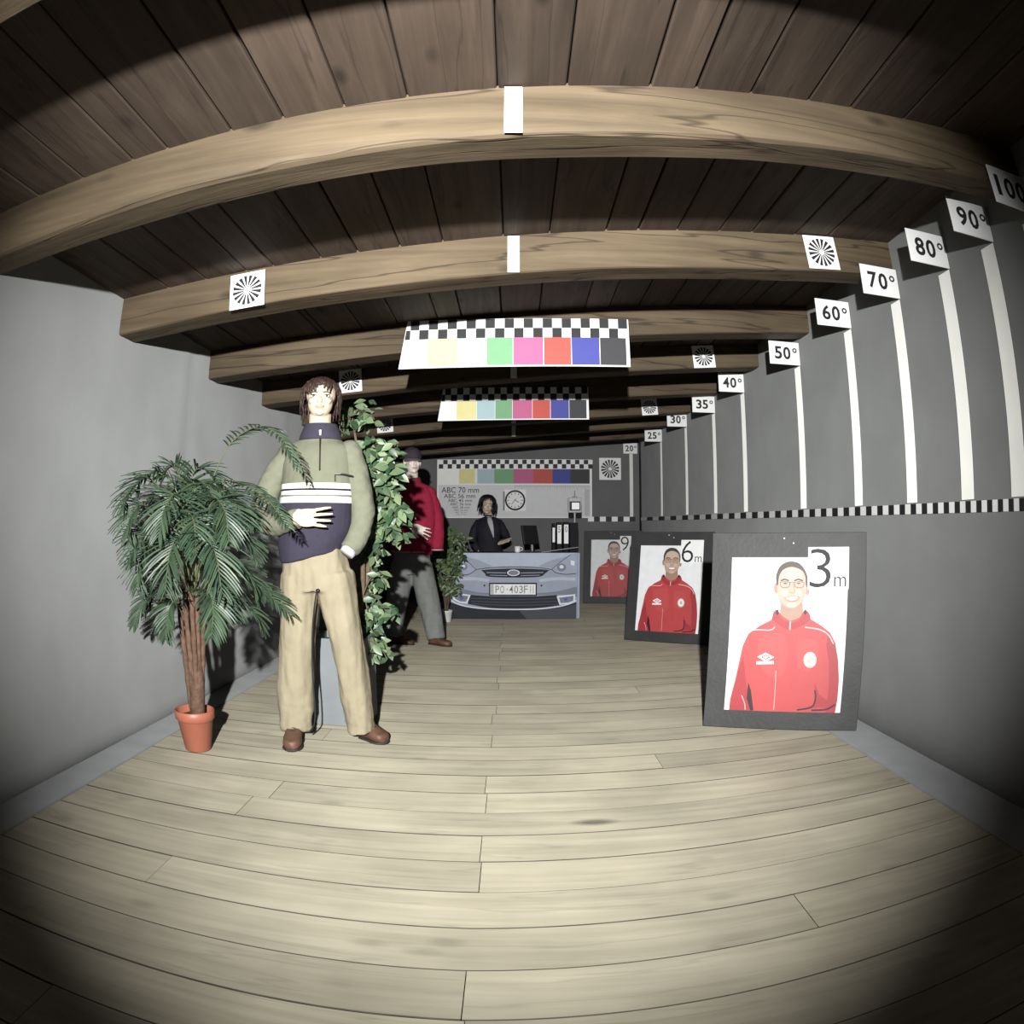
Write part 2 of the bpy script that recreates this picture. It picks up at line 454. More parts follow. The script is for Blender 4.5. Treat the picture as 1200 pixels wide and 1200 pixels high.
# ================================================================== TARGETS ON WALLS AND BEAMS
def siemens(label, cx, cz, Y, size, tilt=0.0, wedges=16):
    t = thing('star_target', label, 'test target', (cx, Y, cz))
    h = size / 2
    MB().box((0, 0, 0), (size, .003, size)).build('paper_card', 'paper', t, rel=False)
    m = MB(); n = wedges * 2; r0, r1 = h * .15, h * .84; y = -.0022
    vs = [(0, y, 0)] + [(r * cos(2 * pi * (k + .25 + (.12 if k % 2 else -.12)) / n), y, r * sin(2 * pi * (k + .25 + (.12 if k % 2 else -.12)) / n)) for r in (r0, r1) for k in range(n)]
    vs += [(h * .97 * max(-1, min(1, 1.42 * cos(2 * pi * (k + .25) / n))), y, h * .97 * max(-1, min(1, 1.42 * sin(2 * pi * (k + .25) / n)))) for k in range(n)]
    m.add(vs, [(0, 1 + k, 1 + (k + 1) % n) for k in range(n)], 1)
    for k in range(n):
        m.add([vs[i] for i in (1 + k, 1 + (k + 1) % n, 1 + n + (k + 1) % n, 1 + n + k)], [(0, 1, 2, 3)], 0) if False else None
    k0 = len(m.v) - len(vs)
    for k in range(n):
        q = (k + 1) % n
        m.f.append([k0 + 1 + k, k0 + 1 + q, k0 + 1 + n + q, k0 + 1 + n + k]); m.m.append(k % 2)
        m.f.append([k0 + 1 + n + k, k0 + 1 + n + q, k0 + 1 + 2 * n + q, k0 + 1 + 2 * n + k]); m.m.append(1)
    m.build('star_print', ['ink', 'paper'], t, rel=False)
    t.rotation_euler = (0, tilt, 0)
    return t
T4 = -math.atan(SL)
siemens('star target card on the beam above the palm and the mannequin in stripes', -1.186, 2.107, 2.683, .172, T4)
siemens('star target card on the beam beside the seventy degree and eighty degree signs', 1.437, 2.329, 2.683, .172, T4)
siemens('star target card on the beam beside the striped mannequin\'s brown hair', -1.19, 2.127, 4.753, .172, T4)
siemens('star target card on the beam beside the forty degree and fifty degree signs', 1.408, 2.322, 4.753, .172, T4)
siemens('star target card half in shade on the dark beam above the capped mannequin', -1.325, 2.125, 6.842, .170, T4)
siemens('star target card half in shade on the dark beam beside the thirty degree sign', 1.405, 2.31, 6.842, .170, T4)
siemens('large star target sheet on the back wall beside the twenty degree sign', 1.423, 1.938, 9.942, .325)

def beam_tape(y, label, wd=.045):
    x = 0.0
    z0, z1 = beam_z(x) - .0, board_z(x) - .006
    m = MB().box((x, y - .010, (z0 + z1) / 2), (wd, .003, z1 - z0))
    tag(m.build('tape_mark', 'tape_white'), label, 'tape', 'white centre marks on the beams')
names = {1.60: 'white tape mark on the middle of the waney beam above the room', 2.70: 'white tape mark on the beam between the two large star cards',
         4.77: 'white tape mark on the blue lit beam below the bright colour chart', 6.86: 'white tape mark on the dark beam below the half shaded colour chart',
         7.85: 'white tape mark on the far dark beam above the wall clock'}
for y in (1.60, 2.70, 4.77, 6.86, 7.85): beam_tape(y, names[y], .05 if y < 3 else .045)

# ---- angle signs and the tape strips under them
def band_z(y): return 1.125 + .0088 * (y - 1.9)
SIGNS = {25: 8.322, 30: 7.051, 35: 5.988, 40: 5.14, 50: 3.988, 60: 3.226, 70: 2.67, 80: 2.211, 90: 1.864, 100: 1.565}
WORD = {20: 'twenty', 25: 'twenty-five', 30: 'thirty', 35: 'thirty-five', 40: 'forty', 50: 'fifty', 60: 'sixty', 70: 'seventy', 80: 'eighty', 90: 'ninety', 100: 'hundred'}
def sign(deg, x0, x1, z0, z1, y, where):
    t = thing('angle_sign', 'white angle sign reading %s degrees %s' % (WORD[deg], where), 'sign', ((x0 + x1) / 2, y, (z0 + z1) / 2))
    w_, h_ = x1 - x0, z1 - z0
    MB().cbox((0, 0, 0), (w_, .006, h_), .001).build('plate', 'paper', t, rel=False)
    s = str(deg); dw = .405 * h_; wd = dw * len(s); tot = wd + .22 * h_
    for i, ch in enumerate(s):
        m = MB(); text_fit(m, ch, -tot / 2 + dw * (i + .5) + .002, 0, dw * (.86 if ch != '1' else .34), h_ * .56, -.0036, .026)
        m.build('digit', 'ink', t, rel=False)
    m = MB()
    cx, cz, r = tot / 2 - .03 * h_, h_ * .14, h_ * .11
    m.rings([[Vector((cx + q * cos(2 * pi * k / 14), -.0038, cz + q * sin(2 * pi * k / 14))) for k in range(14)] for q in (r * .48, r)], cap=False)
    m.build('degree_ring', 'ink', t, rel=False)
for d, y in SIGNS.items():
    dz = {50: -.042, 35: -.026}.get(d, 0.0)
    sign(d, 1.638, XR - .001, 2.142 + dz, 2.296 + dz, y, 'standing out from the right wall')
    tp = MB().box((XR - .0035, y + .048, (band_z(y) + .030 + 2.139 + dz) / 2), (.003, .088, 2.139 + dz - band_z(y) - .030))
    tag(tp.build('wall_tape', 'tape_white'), 'white vertical tape strip running down the wall from the %s degree sign' % WORD[d], 'tape')
sign(20, 1.626, 1.838, 2.168, 2.326, YB - .006, 'flat on the back wall')
tp = MB().box((1.742, YB - .003, 1.69), (.05, .003, .95))
tag(tp.build('wall_tape', 'tape_white'), 'white vertical tape strip on the back wall under the twenty degree sign', 'tape')
# black and white scale band, one pair of marks per degree
def scale_band(fn, t0, n, label):
    m = MB(); m.add([p for k in range(n + 1) for p in fn(t0 + .5 * k)], [])
    for k in range(n):
        for j in range(4):
            a, b = 4 * k + j, 4 * k + (j + 1) % 4
            m.f.append([a, b, b + 4, a + 4]); m.m.append(k % 2)
    m.f += [[0, 1, 2, 3], [4 * n + 3, 4 * n + 2, 4 * n + 1, 4 * n]]; m.m += [1, 1]
    tag(m.build('scale_band', ['paper', 'ink']), label, 'scale band')
def fr(th):
    y = XR / math.tan(radians(th)); z = band_z(y)
    return [(XR - .0045, y, z - .0235), (XR - .0045, y, z + .0235), (XR - .0008, y, z + .0235), (XR - .0008, y, z - .0235)]
def fb(th):
    x = YB * math.tan(radians(th)); z = 1.197
    return [(x, YB - .0055, z - .035), (x, YB - .0055, z + .035), (x, YB - .0008, z + .035), (x, YB - .0008, z - .035)]
scale_band(fr, 10.75, 103, 'long black and white checked scale band along the right wall')
scale_band(fb, 6.25, 8, 'short black and white checked scale band on the back wall')

# ---- colour charts
for n_, c_ in (('c_white', (.82, .82, .80)), ('c_yellow', (.68, .63, .29)), ('c_cyan', (.36, .48, .52)), ('c_green', (.16, .34, .18)), ('c_pink', (.46, .105, .23)),
               ('c_red', (.47, .075, .06)), ('c_blue', (.05, .055, .27)), ('c_black', (.035, .035, .04)),
               ('chart_grey', (.60, .60, .62)), ('ink_grey', (.22, .22, .24))):
    mat(n_, c_, .6, .03, 10)
def hang_chart(label, x0, x1, zt, zb, y, cols):
    t = thing('colour_chart', label, 'test chart', ((x0 + x1) / 2, y, zb))
    W_, H_ = x1 - x0, zt - zb
    R = [[Vector((x, yy, z)) for x, z in ((-W_ / 2, 0), (W_ / 2, .014), (W_ / 2 - .004, H_ + .012), (-W_ / 2 + .045, H_))] for yy in (-.004, .004)]
    MB().rings(R).build('board', 'paper', t, rel=False)
    def skew(u, v):                         # u across 0..1, v up 0..1
        x = -W_ / 2 + (W_ - .004) * u + (.045 * v if u < .05 else 0) * (1 - u / .05 if u < .05 else 0)
        return x, .014 * u + v * (H_ - .002)
    m = MB(); n = 24
    m.add([(skew(.004 + .991 * k / n, v)[0], -.0046, skew(.004 + .991 * k / n, v)[1]) for v in (.60, .80, 1.0) for k in range(n + 1)], [])
    for r in (0, 1):
        for k in range(n):
            q = r * (n + 1) + k
            m.f.append([q, q + 1, q + n + 2, q + n + 1]); m.m.append((k + r) % 2)
    m.build('checker_rows', ['ink', 'paper'], t, rel=False)
    us = [.008, .125, .26, .382, .497, .628, .748, .872, .99]
    for i, c_ in enumerate(cols):
        a, b, c, d = skew(us[i], .03), skew(us[i + 1] - .003, .03), skew(us[i + 1] - .003, .60), skew(us[i], .60)
        MB().poly([(p[0], -.0046, p[1]) for p in (a, b, c, d)]).build('colour_patch', c_, t, rel=False)
hang_chart('bright colour bar chart with checkered top hung on the third beam', -.662, .672, 2.258, 1.966, 3.782,
           ['c_white', 'c_yellow', 'c_cyan', 'c_green', 'c_pink', 'c_red', 'c_blue', 'c_black'])
hang_chart('half shaded colour bar chart hung on the dark beam behind the bright chart', -.655, .650, 2.268, 1.98, 5.782,
           ['c_white', 'c_yellow', 'c_cyan', 'c_green', 'c_pink', 'c_red', 'c_blue', 'c_black'])

# the big chart on the back wall; zoomed pixel coordinates (500..700 x 520..720, six fold)
YC = YB - .006
def bc(X, Y): q = P(500 + X / 6, 520 + Y / 6, YC); return q.x, q.z
t = thing('wall_chart', 'wide test chart with checker rows, colour bars and ABC letters on the back wall', 'test chart', (0, YC, 1.2))
bx0, bz1 = bc(75, 112); bx1, bz0 = bc(1163, 522)
MB().box(((bx0 + bx1) / 2, YC, (bz0 + bz1) / 2), (bx1 - bx0, .008, bz1 - bz0)).build('board', 'paper', t)
m = MB()
def rect(mb, X0, Y0, X1, Y1, off=.0046, mi=0):
    a = bc(X0, (Y0 + Y1) / 2)[0]; b = bc(X1, (Y0 + Y1) / 2)[0]; c = bc(622, Y1)[1]; d = bc(622, Y0)[1]
    mb.poly([(a, YC - off, c), (b, YC - off, c), (b, YC - off, d), (a, YC - off, d)], mi)
rect(m, 84, 290, 1152, 514); m.build('grey_field', 'chart_grey', t)
m = MB(); n = 35
xs = [bc(86 + 31.2 * k * 1145 / 1163 * 1.005, 143)[0] for k in range(n + 1)]
zs = [bc(622, q)[1] for q in (174, 143, 112.5)]
m.add([(x, YC - .0046, z) for z in zs for x in xs], [])
for r in (0, 1):
    for k in range(n):
        q = r * (n + 1) + k
        m.f.append([q, q + 1, q + n + 2, q + n + 1]); m.m.append((k + r) % 2)
m.build('checker_rows', ['ink', 'paper'], t)
for (a, b, c_) in ((82, 228, 'c_white'), (228, 340, 'c_yellow'), (356, 476, 'c_cyan'), (476, 610, 'c_green'), (610, 750, 'c_pink'), (750, 884, 'c_red'), (884, 1010, 'c_blue'), (1010, 1146, 'c_black')):
    m = MB(); rect(m, a, 178, b, 280); m.build('colour_patch', c_, t)
m = MB()
for s, X0, X1, Y0, Y1 in (('ABC 70 mm', 105, 368, 306, 345), ('ABC 56 mm', 122, 342, 352, 382), ('ABC 45 mm', 150, 320, 388, 410), ('ABC 36 mm', 165, 312, 415, 434),
                          ('ABC 28 mm', 178, 302, 441, 455), ('ABC 22 mm', 190, 290, 461, 472), ('ABC 18 mm', 198, 282, 478, 487), ('ABC 14 mm', 206, 276, 493, 500)):
    a, z1 = bc(X0, Y0); b, z0 = bc(X1, Y1)
    text_fit(m, s, (a + b) / 2, (z0 + z1) / 2, b - a, z1 - z0, YC - .0052, .004)
m.build('lettering', 'ink', t)['kind'] = 'stuff'
m = MB()
for k in range(54):
    X = 620 + k * 9.8
    rect(m, X, 290, X + 2.2, 300 + (16 if k % 5 == 0 else 7) + (12 if k > 30 and k % 3 == 0 else 0), .0052)
for k in range(8): rect(m, 1112 + k * 4.2, 320, 1113.6 + k * 4.2, 505, .0052)
m.build('fine_lines', 'ink_grey', t)['kind'] = 'stuff'
# clock and thermometer on the chart
cz = bc(622, 398); r = .5 * (bc(694, 398)[0] - bc(551, 398)[0])
t = thing('wall_clock', 'round white wall clock with black rim on the back wall chart', 'clock', (cz[0], YC - .004, cz[1]))
RX = Matrix.Rotation(radians(90), 4, 'X')
MB().cbox((0, -.004, 0), (2.1 * r, .006, 2.1 * r), .001).build('backing_card', 'paper', t, rel=False)
MB().lathe((0, 0, 0), [(r * .99, .0), (r, .012), (r * .97, .026), (r * .88, .028), (r * .83, .018), (r * .83, .004)], 36).xf(RX).xf(Matrix.Translation((0, -.007, 0))).build('rim', 'ink', t, smooth=True, rel=False)
MB().lathe((0, 0, 0), [(r * .84, 0), (r * .84, .012)], 36).xf(RX).xf(Matrix.Translation((0, -.007, 0))).build('dial', 'paper', t, rel=False)
m = MB()
for k in range(12):
    a = 2 * pi * k / 12; q = r * .68
    MB().box((q * sin(a), -.0198, q * cos(a)), (r * .07, .001, r * .16), 0, Matrix.Rotation(a, 3, 'Y')).build('hour_mark', 'ink', t, rel=False)
MB().box((r * .14, -.0215, -r * .08), (r * .06, .001, r * .5), 0, Matrix.Rotation(radians(120), 3, 'Y')).build('hand', 'ink', t, rel=False)
MB().box((-r * .13, -.0225, -r * .12), (r * .05, .001, r * .72), 0, Matrix.Rotation(radians(40), 3, 'Y')).build('hand', 'ink', t, rel=False)
a = bc(543, 336); b = bc(543, 470)
MB().cbox((a[0], YC - .011, (a[1] + b[1]) / 2), (.026, .012, a[1] - b[1]), .004).build('slim_gauge', 'ink_grey')
tag(bpy.data.objects['slim_gauge'], 'narrow dark upright gauge beside the wall clock', 'gauge')

# ================================================================== PORTRAIT BOARDS
for n_, c_ in (('p_skin', (.43, .30, .24)), ('p_skin2', (.31, .195, .15)), ('p_hair', (.06, .045, .04)), ('p_red', (.41, .052, .055)), ('p_red2', (.31, .031, .038)), ('p_red3', (.43, .066, .067)),
               ('p_dark', (.035, .01, .014)), ('p_pipe', (.72, .45, .44)), ('p_pipe2', (.36, .17, .20)), ('p_white', (.80, .78, .76)), ('p_back', (.72, .73, .75)), ('p_lip', (.38, .17, .15)), ('p_glass', (.10, .085, .08)),
               ('p_crest', (.46, .42, .36)), ('p_skin3', (.49, .37, .31))):
    mat(n_, c_, .5, .05, 14)
BW, BH = .835, 1.02
def portrait(num, label, loc, rz, lean):
    t = thing('portrait_board', label, 'poster board', loc, None, rz, -lean)
    MB().cbox((0, 0, BH / 2), (BW, .012, BH), .002).build('board', 'board_dark', t, rel=False)
    for sx, sz in ((.02, BH - .055), (-.03, BH - .03)):
        MB().lathe((0, 0, 0), [(.004, 0), (.004, .003), (.0015, .005)], 8).xf(RX).xf(Matrix.Translation((sx, -.006, sz))).build('nail', 'tape_white', t, rel=False)
    u0, u1, v0, v1 = -BW / 2 + .108, -BW / 2 + .735, .095, .892
    MB().box(((u0 + u1) / 2, -.0068, (v0 + v1) / 2), (u1 - u0, .0012, v1 - v0)).build('print_sheet', 'p_back', t, rel=False)
    L = [0]
    def uv(X, Y):
        f = (Y - 180) / 850.0; xl = 110 - 32 * f; xr = 755 - 35 * f
        s = (X - xl) / (xr - xl); s = min(1, max(0, s)); q = min(1, max(0, 1 - f))
        return u0 + (u1 - u0) * s, v0 + (v1 - v0) * q
    def lay(name, m_, polys, up=True):
        if up: L[0] += 1
        y = -.0076 - .0003 * L[0]
        for i, pg in enumerate(polys): MB().poly([(uv(a, b)[0], y - .00004 * i, uv(a, b)[1]) for a, b in pg]).build(name, m_, t, rel=False)
    def curve(pts, wd):
        q = spline([Vector((a, b, 0)) for a, b in pts], 5); out = []
        lft, rgt = [], []
        for i, p in enumerate(q):
            d = (q[min(i + 1, len(q) - 1)] - q[max(0, i - 1)]).normalized(); nn = Vector((-d.y, d.x, 0)) * wd / 2
            lft.append((p.x + nn.x, p.y + nn.y)); rgt.append((p.x - nn.x, p.y - nn.y))
        return lft + rgt[::-1]
    def oval(cx, cy, rx, ry, n=20): return [(cx + rx * cos(2 * pi * k / n), cy + ry * sin(2 * pi * k / n)) for k in range(n)]
    def smooth(pts): return [(p.x, p.y) for p in spline([Vector((a, b, 0)) for a, b in pts], 4)]
    lay('neck', 'p_skin2', [smooth([(378, 430), (372, 480), (368, 520), (430, 545), (505, 515), (500, 470), (498, 420)])])
    lay('jacket', 'p_red', [[(105, 1030), (108, 970), (128, 880), (150, 770), (168, 670), (200, 600), (262, 555), (325, 522), (338, 480), (360, 470), (385, 500), (430, 528), (480, 508), (508, 468), (530, 478),
                                 (542, 515), (600, 550), (650, 588), (680, 645), (698, 740), (706, 850), (702, 960), (692, 1030)]])
    lay('sleeve_shade', 'p_red2', [[(640, 590), (680, 645), (698, 740), (706, 850), (702, 960), (692, 1030), (640, 1030), (650, 900), (648, 760), (630, 660)],
                                       [(105, 1030), (120, 930), (150, 800), (175, 720), (190, 850), (205, 930), (232, 1030)],
                                       [(570, 860), (600, 930), (690, 990), (690, 1015), (600, 1000), (480, 1020), (575, 985)]])
    lay('fold', 'p_dark', [[(205, 870), (222, 915), (240, 1028), (222, 1028), (200, 960)], curve([(575, 905), (580, 950), (560, 1000), (480, 1018)], 9), curve([(690, 985), (640, 1012), (560, 1018)], 10)])
    lay('highlight', 'p_red3', [smooth([(260, 620), (300, 605), (400, 610), (410, 800), (330, 840), (265, 760), (250, 680)]), smooth([(470, 620), (560, 630), (590, 700), (540, 800), (470, 780)])])
    lay('collar', 'p_red2', [smooth([(330, 520), (338, 478), (362, 468), (372, 500), (400, 525), (430, 540), (425, 575), (380, 560)]), smooth([(430, 540), (480, 520), (505, 470), (530, 480), (540, 515), (500, 550), (440, 575)])])
    lay('collar_gap', 'p_dark', [oval(358, 480, 8, 16, 12), oval(512, 478, 8, 14, 12)])
    lay('piping', 'p_pipe', [curve([(200, 592), (240, 578), (320, 578), (345, 560)], 5), curve([(510, 560), (590, 572), (640, 600), (670, 650)], 6), curve([(168, 670), (150, 760), (130, 870)], 4), curve([(172, 945), (190, 990), (195, 1025)], 4)])
    lay('zip', 'p_pipe', [curve([(430, 530), (428, 556), (428, 575)], 7), curve([(356, 800), (355, 900), (352, 1020)], 2.5)])
    # face
    lay('ear', 'p_skin2', [oval(352, 348, 13, 30, 14), oval(524, 356, 13, 30, 14)])
    lay('face', 'p_skin', [smooth([(360, 300), (358, 360), (368, 415), (395, 455), (435, 470), (478, 452), (505, 410), (518, 360), (516, 290), (490, 235), (437, 212), (385, 235), (360, 300)])])
    lay('face_light', 'p_skin3', [smooth([(385, 290), (390, 250), (440, 238), (490, 255), (490, 300), (440, 312), (385, 290)]), oval(400, 372, 20, 22), oval(472, 374, 20, 22), oval(437, 440, 26, 16)])
    lay('stubble', 'p_skin2', [smooth([(368, 410), (395, 440), (435, 455), (475, 440), (503, 408), (482, 452), (436, 471), (393, 456), (368, 410)])])
    lay('hair', 'p_hair', [smooth([(354, 330), (352, 280), (372, 232), (405, 208), (440, 202), (480, 212), (510, 245), (526, 290), (524, 340), (516, 330), (512, 280), (490, 248), (440, 232), (395, 246), (370, 280), (362, 330), (354, 330)])])
    lay('brow', 'p_hair', [curve([(378, 308), (400, 300), (422, 308)], 8), curve([(452, 308), (475, 300), (500, 308)], 8)])
    lay('eye', 'p_glass', [oval(402, 322, 11, 4.5, 10), oval(476, 322, 11, 4.5, 10)])
    lay('glasses', 'p_glass', [curve([(374, 318), (380, 340), (402, 346), (424, 338), (428, 318)], 3.5), curve([(452, 318), (456, 338), (476, 346), (500, 340), (506, 318)], 3.5),
                               curve([(374, 317), (400, 312), (428, 317), (440, 314), (452, 317), (478, 312), (506, 317)], 3)])
    lay('nose', 'p_skin2', [curve([(446, 322), (452, 350), (456, 366), (440, 374), (424, 368)], 5)])
    lay('mouth', 'p_lip', [smooth([(396, 398), (436, 392), (480, 394), (465, 418), (437, 424), (410, 416), (396, 398)])])
    lay('teeth', 'p_white', [smooth([(404, 400), (437, 397), (472, 398), (455, 412), (437, 414), (415, 410), (404, 400)])])
    # marks on the jacket
    def dia(cx, cy, a, b): return [(cx - a, cy), (cx, cy - b), (cx + a, cy), (cx, cy + b)]
    lay('emblem', 'p_white', [dia(298, 727, 46, 25), [(248, 752), (342, 748), (343, 764), (248, 768)]])
    lay('emblem_inner', 'p_red', [dia(298, 727, 27, 14.5)])
    lay('emblem_core', 'p_white', [dia(298, 727, 16, 8)])
    lay('crest', 'p_crest', [oval(542, 738, 36, 44, 24)])
    lay('crest_inner', 'p_white', [oval(542, 738, 27, 34, 20)])
    lay('crest_core', 'p_crest', [oval(544, 736, 14, 20, 14)])
    # number card
    a0, a1, b0, b1 = -BW / 2 + .62 * BW, -BW / 2 + .885 * BW, .715 * BH, .925 * BH
    y = -.0076 - .0003 * (L[0] + 3)
    cd_ = MB().box(((a0 + a1) / 2, y, (b0 + b1) / 2), (a1 - a0, .0012, b1 - b0)).build('number_card', 'paper', t, rel=False)
    m = MB(); w_ = a1 - a0; h_ = b1 - b0
    text_fit(m, str(num), a0 + w_ * .30, b0 + h_ * .50, w_ * .52, h_ * .92, y - .001, -.012)
    m.build('digit', 'ink', t, rel=False); m = MB()
    text_fit(m, 'm', a0 + w_ * .79, b0 + h_ * .18, w_ * .30, h_ * .24, y - .001, -.005)
    m.build('letter', 'ink', t, rel=False)
def place(a, b):
    a, b = Vector(a), Vector(b); d = b - a
    return ((a + b) / 2), math.atan2(d.y, d.x)
c_, rz = place((.995, 3.348, 0), (1.742, 2.977, 0)); portrait(3, 'portrait board of man in red jacket with the card reading three metres', (c_.x, c_.y, .013), rz, radians(6.5))
c_, rz = place((1.035, 6.26, 0), (1.725, 5.79, 0)); portrait(6, 'portrait board of man in red jacket with the card reading six metres', (c_.x, c_.y, .013), rz, radians(8.5))
c_, rz = place((.965, 9.50, 0), (1.775, 9.27, 0)); portrait(9, 'portrait board of man in red jacket with the card reading nine metres', (c_.x, c_.y, .013), rz, radians(6))

# ================================================================== DESK WITH THE CAR PICTURE
for n_, c_ in (('car_silver', (.31, .335, .42)), ('car_light', (.43, .46, .56)), ('car_shade', (.19, .205, .265)), ('car_dark', (.026, .027, .036)), ('car_black', (.014, .014, .018)), ('car_lamp', (.33, .36, .46)),
               ('car_chrome', (.68, .70, .76)), ('car_mid', (.065, .068, .085)), ('plate_blue', (.10, .12, .32)), ('plate_grey', (.45, .45, .48))):
    mat(n_, c_, .6, .05, 8, spec=.12)
mat('desk_black', (.022, .023, .026), .45, .1, 10)
mat('binder_black', (.008, .009, .012), .6, .1, 10, spec=.1)
mat('screen_black', (.016, .018, .020), .3, .1, 10)
mat('porcelain', (.80, .80, .78), .25, .02, 10, spec=.5)
DY = 7.90
t = thing('reception_desk', 'black reception desk fronted by a printed silver car picture', 'desk', (.03, DY, 0))
x0, x1, zt = -.735, .770, .775
MB().cbox((.0175, DY + .31, .755), (1.47, .62, .035), .004).build('desk_top', 'desk_black', t)
MB().cbox((x0 + .03, DY + .31, .37), (.03, .58, .735), .003).build('side_panel', 'desk_black', t)
MB().cbox((x1 - .03, DY + .31, .37), (.03, .58, .735), .003).build('side_panel', 'desk_black', t)
MB().cbox((.0175, DY + .58, .45), (1.40, .018, .55), .003).build('modesty_panel', 'desk_black', t)
pan = MB().cbox(((x0 + x1) / 2, DY, zt / 2 + .002), (x1 - x0, .012, zt - .002), .002).build('front_panel', 'car_silver', t)
pan['label'] = 'front panel printed with a silver car front and number plate'
LV = [0]
def cuv(X, Y): return x0 + (x1 - x0) * min(1, max(0, (X - 72) / 1065.0)), zt * min(1, max(0, (688 - Y) / 560.0))
def car(name, m_, polys):
    LV[0] += 1
    for i, pg in enumerate(polys):
        mb = MB().poly([(cuv(a, b)[0], DY - .0066 - .0004 * LV[0] - .00005 * i, cuv(a, b)[1]) for a, b in pg])
        mb.build(name, m_, t)
def sm(pts, n=4): return [(p.x, p.y) for p in spline([Vector((a, b, 0)) for a, b in pts], n)]
def mir(pg): return [(1210 - a, b) for a, b in pg][::-1]
def band(pts, wd):
    q = spline([Vector((a, b, 0)) for a, b in pts], 5); l, r = [], []
    for i, p in enumerate(q):
        d = (q[min(i + 1, len(q) - 1)] - q[max(0, i - 1)]).normalized(); nn = Vector((-d.y, d.x, 0)) * wd / 2
        l.append((p.x + nn.x, p.y + nn.y)); r.append((p.x - nn.x, p.y - nn.y))
    return l + r[::-1]
car('hood', 'car_light', [[(72, 128), (1120, 128), (1060, 140), (980, 200), (905, 262)] + sm([(905, 262), (800, 246), (605, 238), (400, 246), (290, 262)]) + [(220, 190), (150, 135)]])
car('hood_shade', 'car_silver', [[(150, 150), (300, 185), (420, 240), (290, 262), (220, 195)], mir([(150, 150), (300, 185), (420, 240), (290, 262), (220, 195)])])
car('bumper_shade', 'car_shade', [[(72, 410)] + sm([(72, 410), (250, 450), (390, 465), (780, 465), (960, 450), (1120, 410)]) + [(1120, 500)] + sm([(1120, 500), (960, 480), (605, 490), (250, 480), (72, 480)])])
car('bumper_light', 'car_light', [band([(100, 350), (260, 345), (390, 360)], 26), band([(800, 360), (950, 345), (1100, 350)], 26)])
car('lower_grille', 'car_dark', [[(215, 480), (400, 492), (790, 492), (950, 482), (975, 570)] + sm([(975, 570), (800, 592), (605, 598), (400, 592), (215, 560)])])
car('grille_slat', 'car_mid', [band([(240, 510), (605, 520), (950, 510)], 7), band([(240, 535), (605, 546), (955, 536)], 7), band([(245, 558), (605, 570), (960, 560)], 7)])
car('valance', 'car_dark', [[(72, 545)] + sm([(72, 545), (200, 585), (400, 605), (605, 610), (800, 605), (1000, 575), (1110, 545)]) + [(1110, 640), (1110, 688), (72, 688)]])
car('valance_light', 'car_mid', [[(640, 618), (1000, 590), (1110, 560), (1110, 686), (700, 686)]])
car('chrome_lip', 'car_chrome', [band([(78, 530), (130, 560), (250, 588), (400, 600), (605, 604), (800, 600), (960, 582), (1060, 556), (1108, 530)], 9)])
car('grille', 'car_dark', [sm([(325, 272), (420, 264), (605, 258), (790, 264), (885, 272)]) + sm([(885, 272), (850, 300), (800, 328), (605, 334), (390, 328), (355, 300), (325, 272)])])
car('grille_slat', 'car_lamp', [band([(370, 292), (530, 296)], 6), band([(650, 296), (835, 292)], 6), band([(400, 314), (540, 318)], 5), band([(650, 318), (805, 314)], 5)])
car('hood_line', 'car_dark', [band([(275, 268), (400, 252), (605, 244), (800, 252), (905, 268)], 5)])
car('badge', 'car_chrome', [[(590 + 52 * cos(2 * pi * k / 20), 294 + 27 * sin(2 * pi * k / 20)) for k in range(20)]])
car('badge_inner', 'car_shade', [[(590 + 42 * cos(2 * pi * k / 20), 294 + 20 * sin(2 * pi * k / 20)) for k in range(20)]])
hl = [(150, 190), (205, 195), (285, 268), (235, 300), (190, 310), (120, 296), (100, 270), (130, 230)]
car('headlamp', 'car_lamp', [hl, [(1060, 140), (1104, 150), (1104, 300), (1020, 305), (940, 292), (905, 265), (980, 200)]])
car('headlamp_edge', 'car_dark', [band([(285, 268), (235, 302), (190, 312), (110, 296)], 5), band([(205, 190), (250, 235), (285, 268)], 4), band([(905, 265), (940, 294), (1020, 308), (1104, 302)], 5), band([(905, 265), (980, 202), (1060, 142)], 4)])
car('headlamp_lens', 'car_shade', [[(180 + 34 * cos(2 * pi * k / 16), 245 + 30 * sin(2 * pi * k / 16)) for k in range(16)], [(985 + 38 * cos(2 * pi * k / 16), 250 + 34 * sin(2 * pi * k / 16)) for k in range(16)]])
car('headlamp_glint', 'car_chrome', [[(180 + 15 * cos(2 * pi * k / 12), 240 + 13 * sin(2 * pi * k / 12)) for k in range(12)], [(985 + 18 * cos(2 * pi * k / 12), 245 + 15 * sin(2 * pi * k / 12)) for k in range(12)], [(1060, 190), (1095, 200), (1090, 235), (1062, 230)]])
car('fog_lamp', 'car_chrome', [[(90, 462), (238, 482), (210, 556), (150, 550), (88, 520)], [(945, 492), (1100, 476), (1098, 540), (1040, 560), (968, 566)]])
car('fog_lamp_inner', 'car_shade', [[(110, 478), (220, 492), (200, 540), (150, 538), (108, 515)], [(965, 505), (1085, 490), (1084, 532), (1040, 548), (978, 552)]])
car('fog_lamp_bulb', 'plate_blue', [[(135, 490), (190, 505), (160, 530)], [(1000, 510), (1040, 508), (1020, 540)]])
car('parking_sensor', 'car_dark', [[(352 + 8 * cos(2 * pi * k / 10), 402 + 8 * sin(2 * pi * k / 10)) for k in range(10)], [(820 + 8 * cos(2 * pi * k / 10), 402 + 8 * sin(2 * pi * k / 10)) for k in range(10)]])
car('plate_frame', 'car_black', [[(390, 378), (782, 378), (782, 488), (390, 488)]])
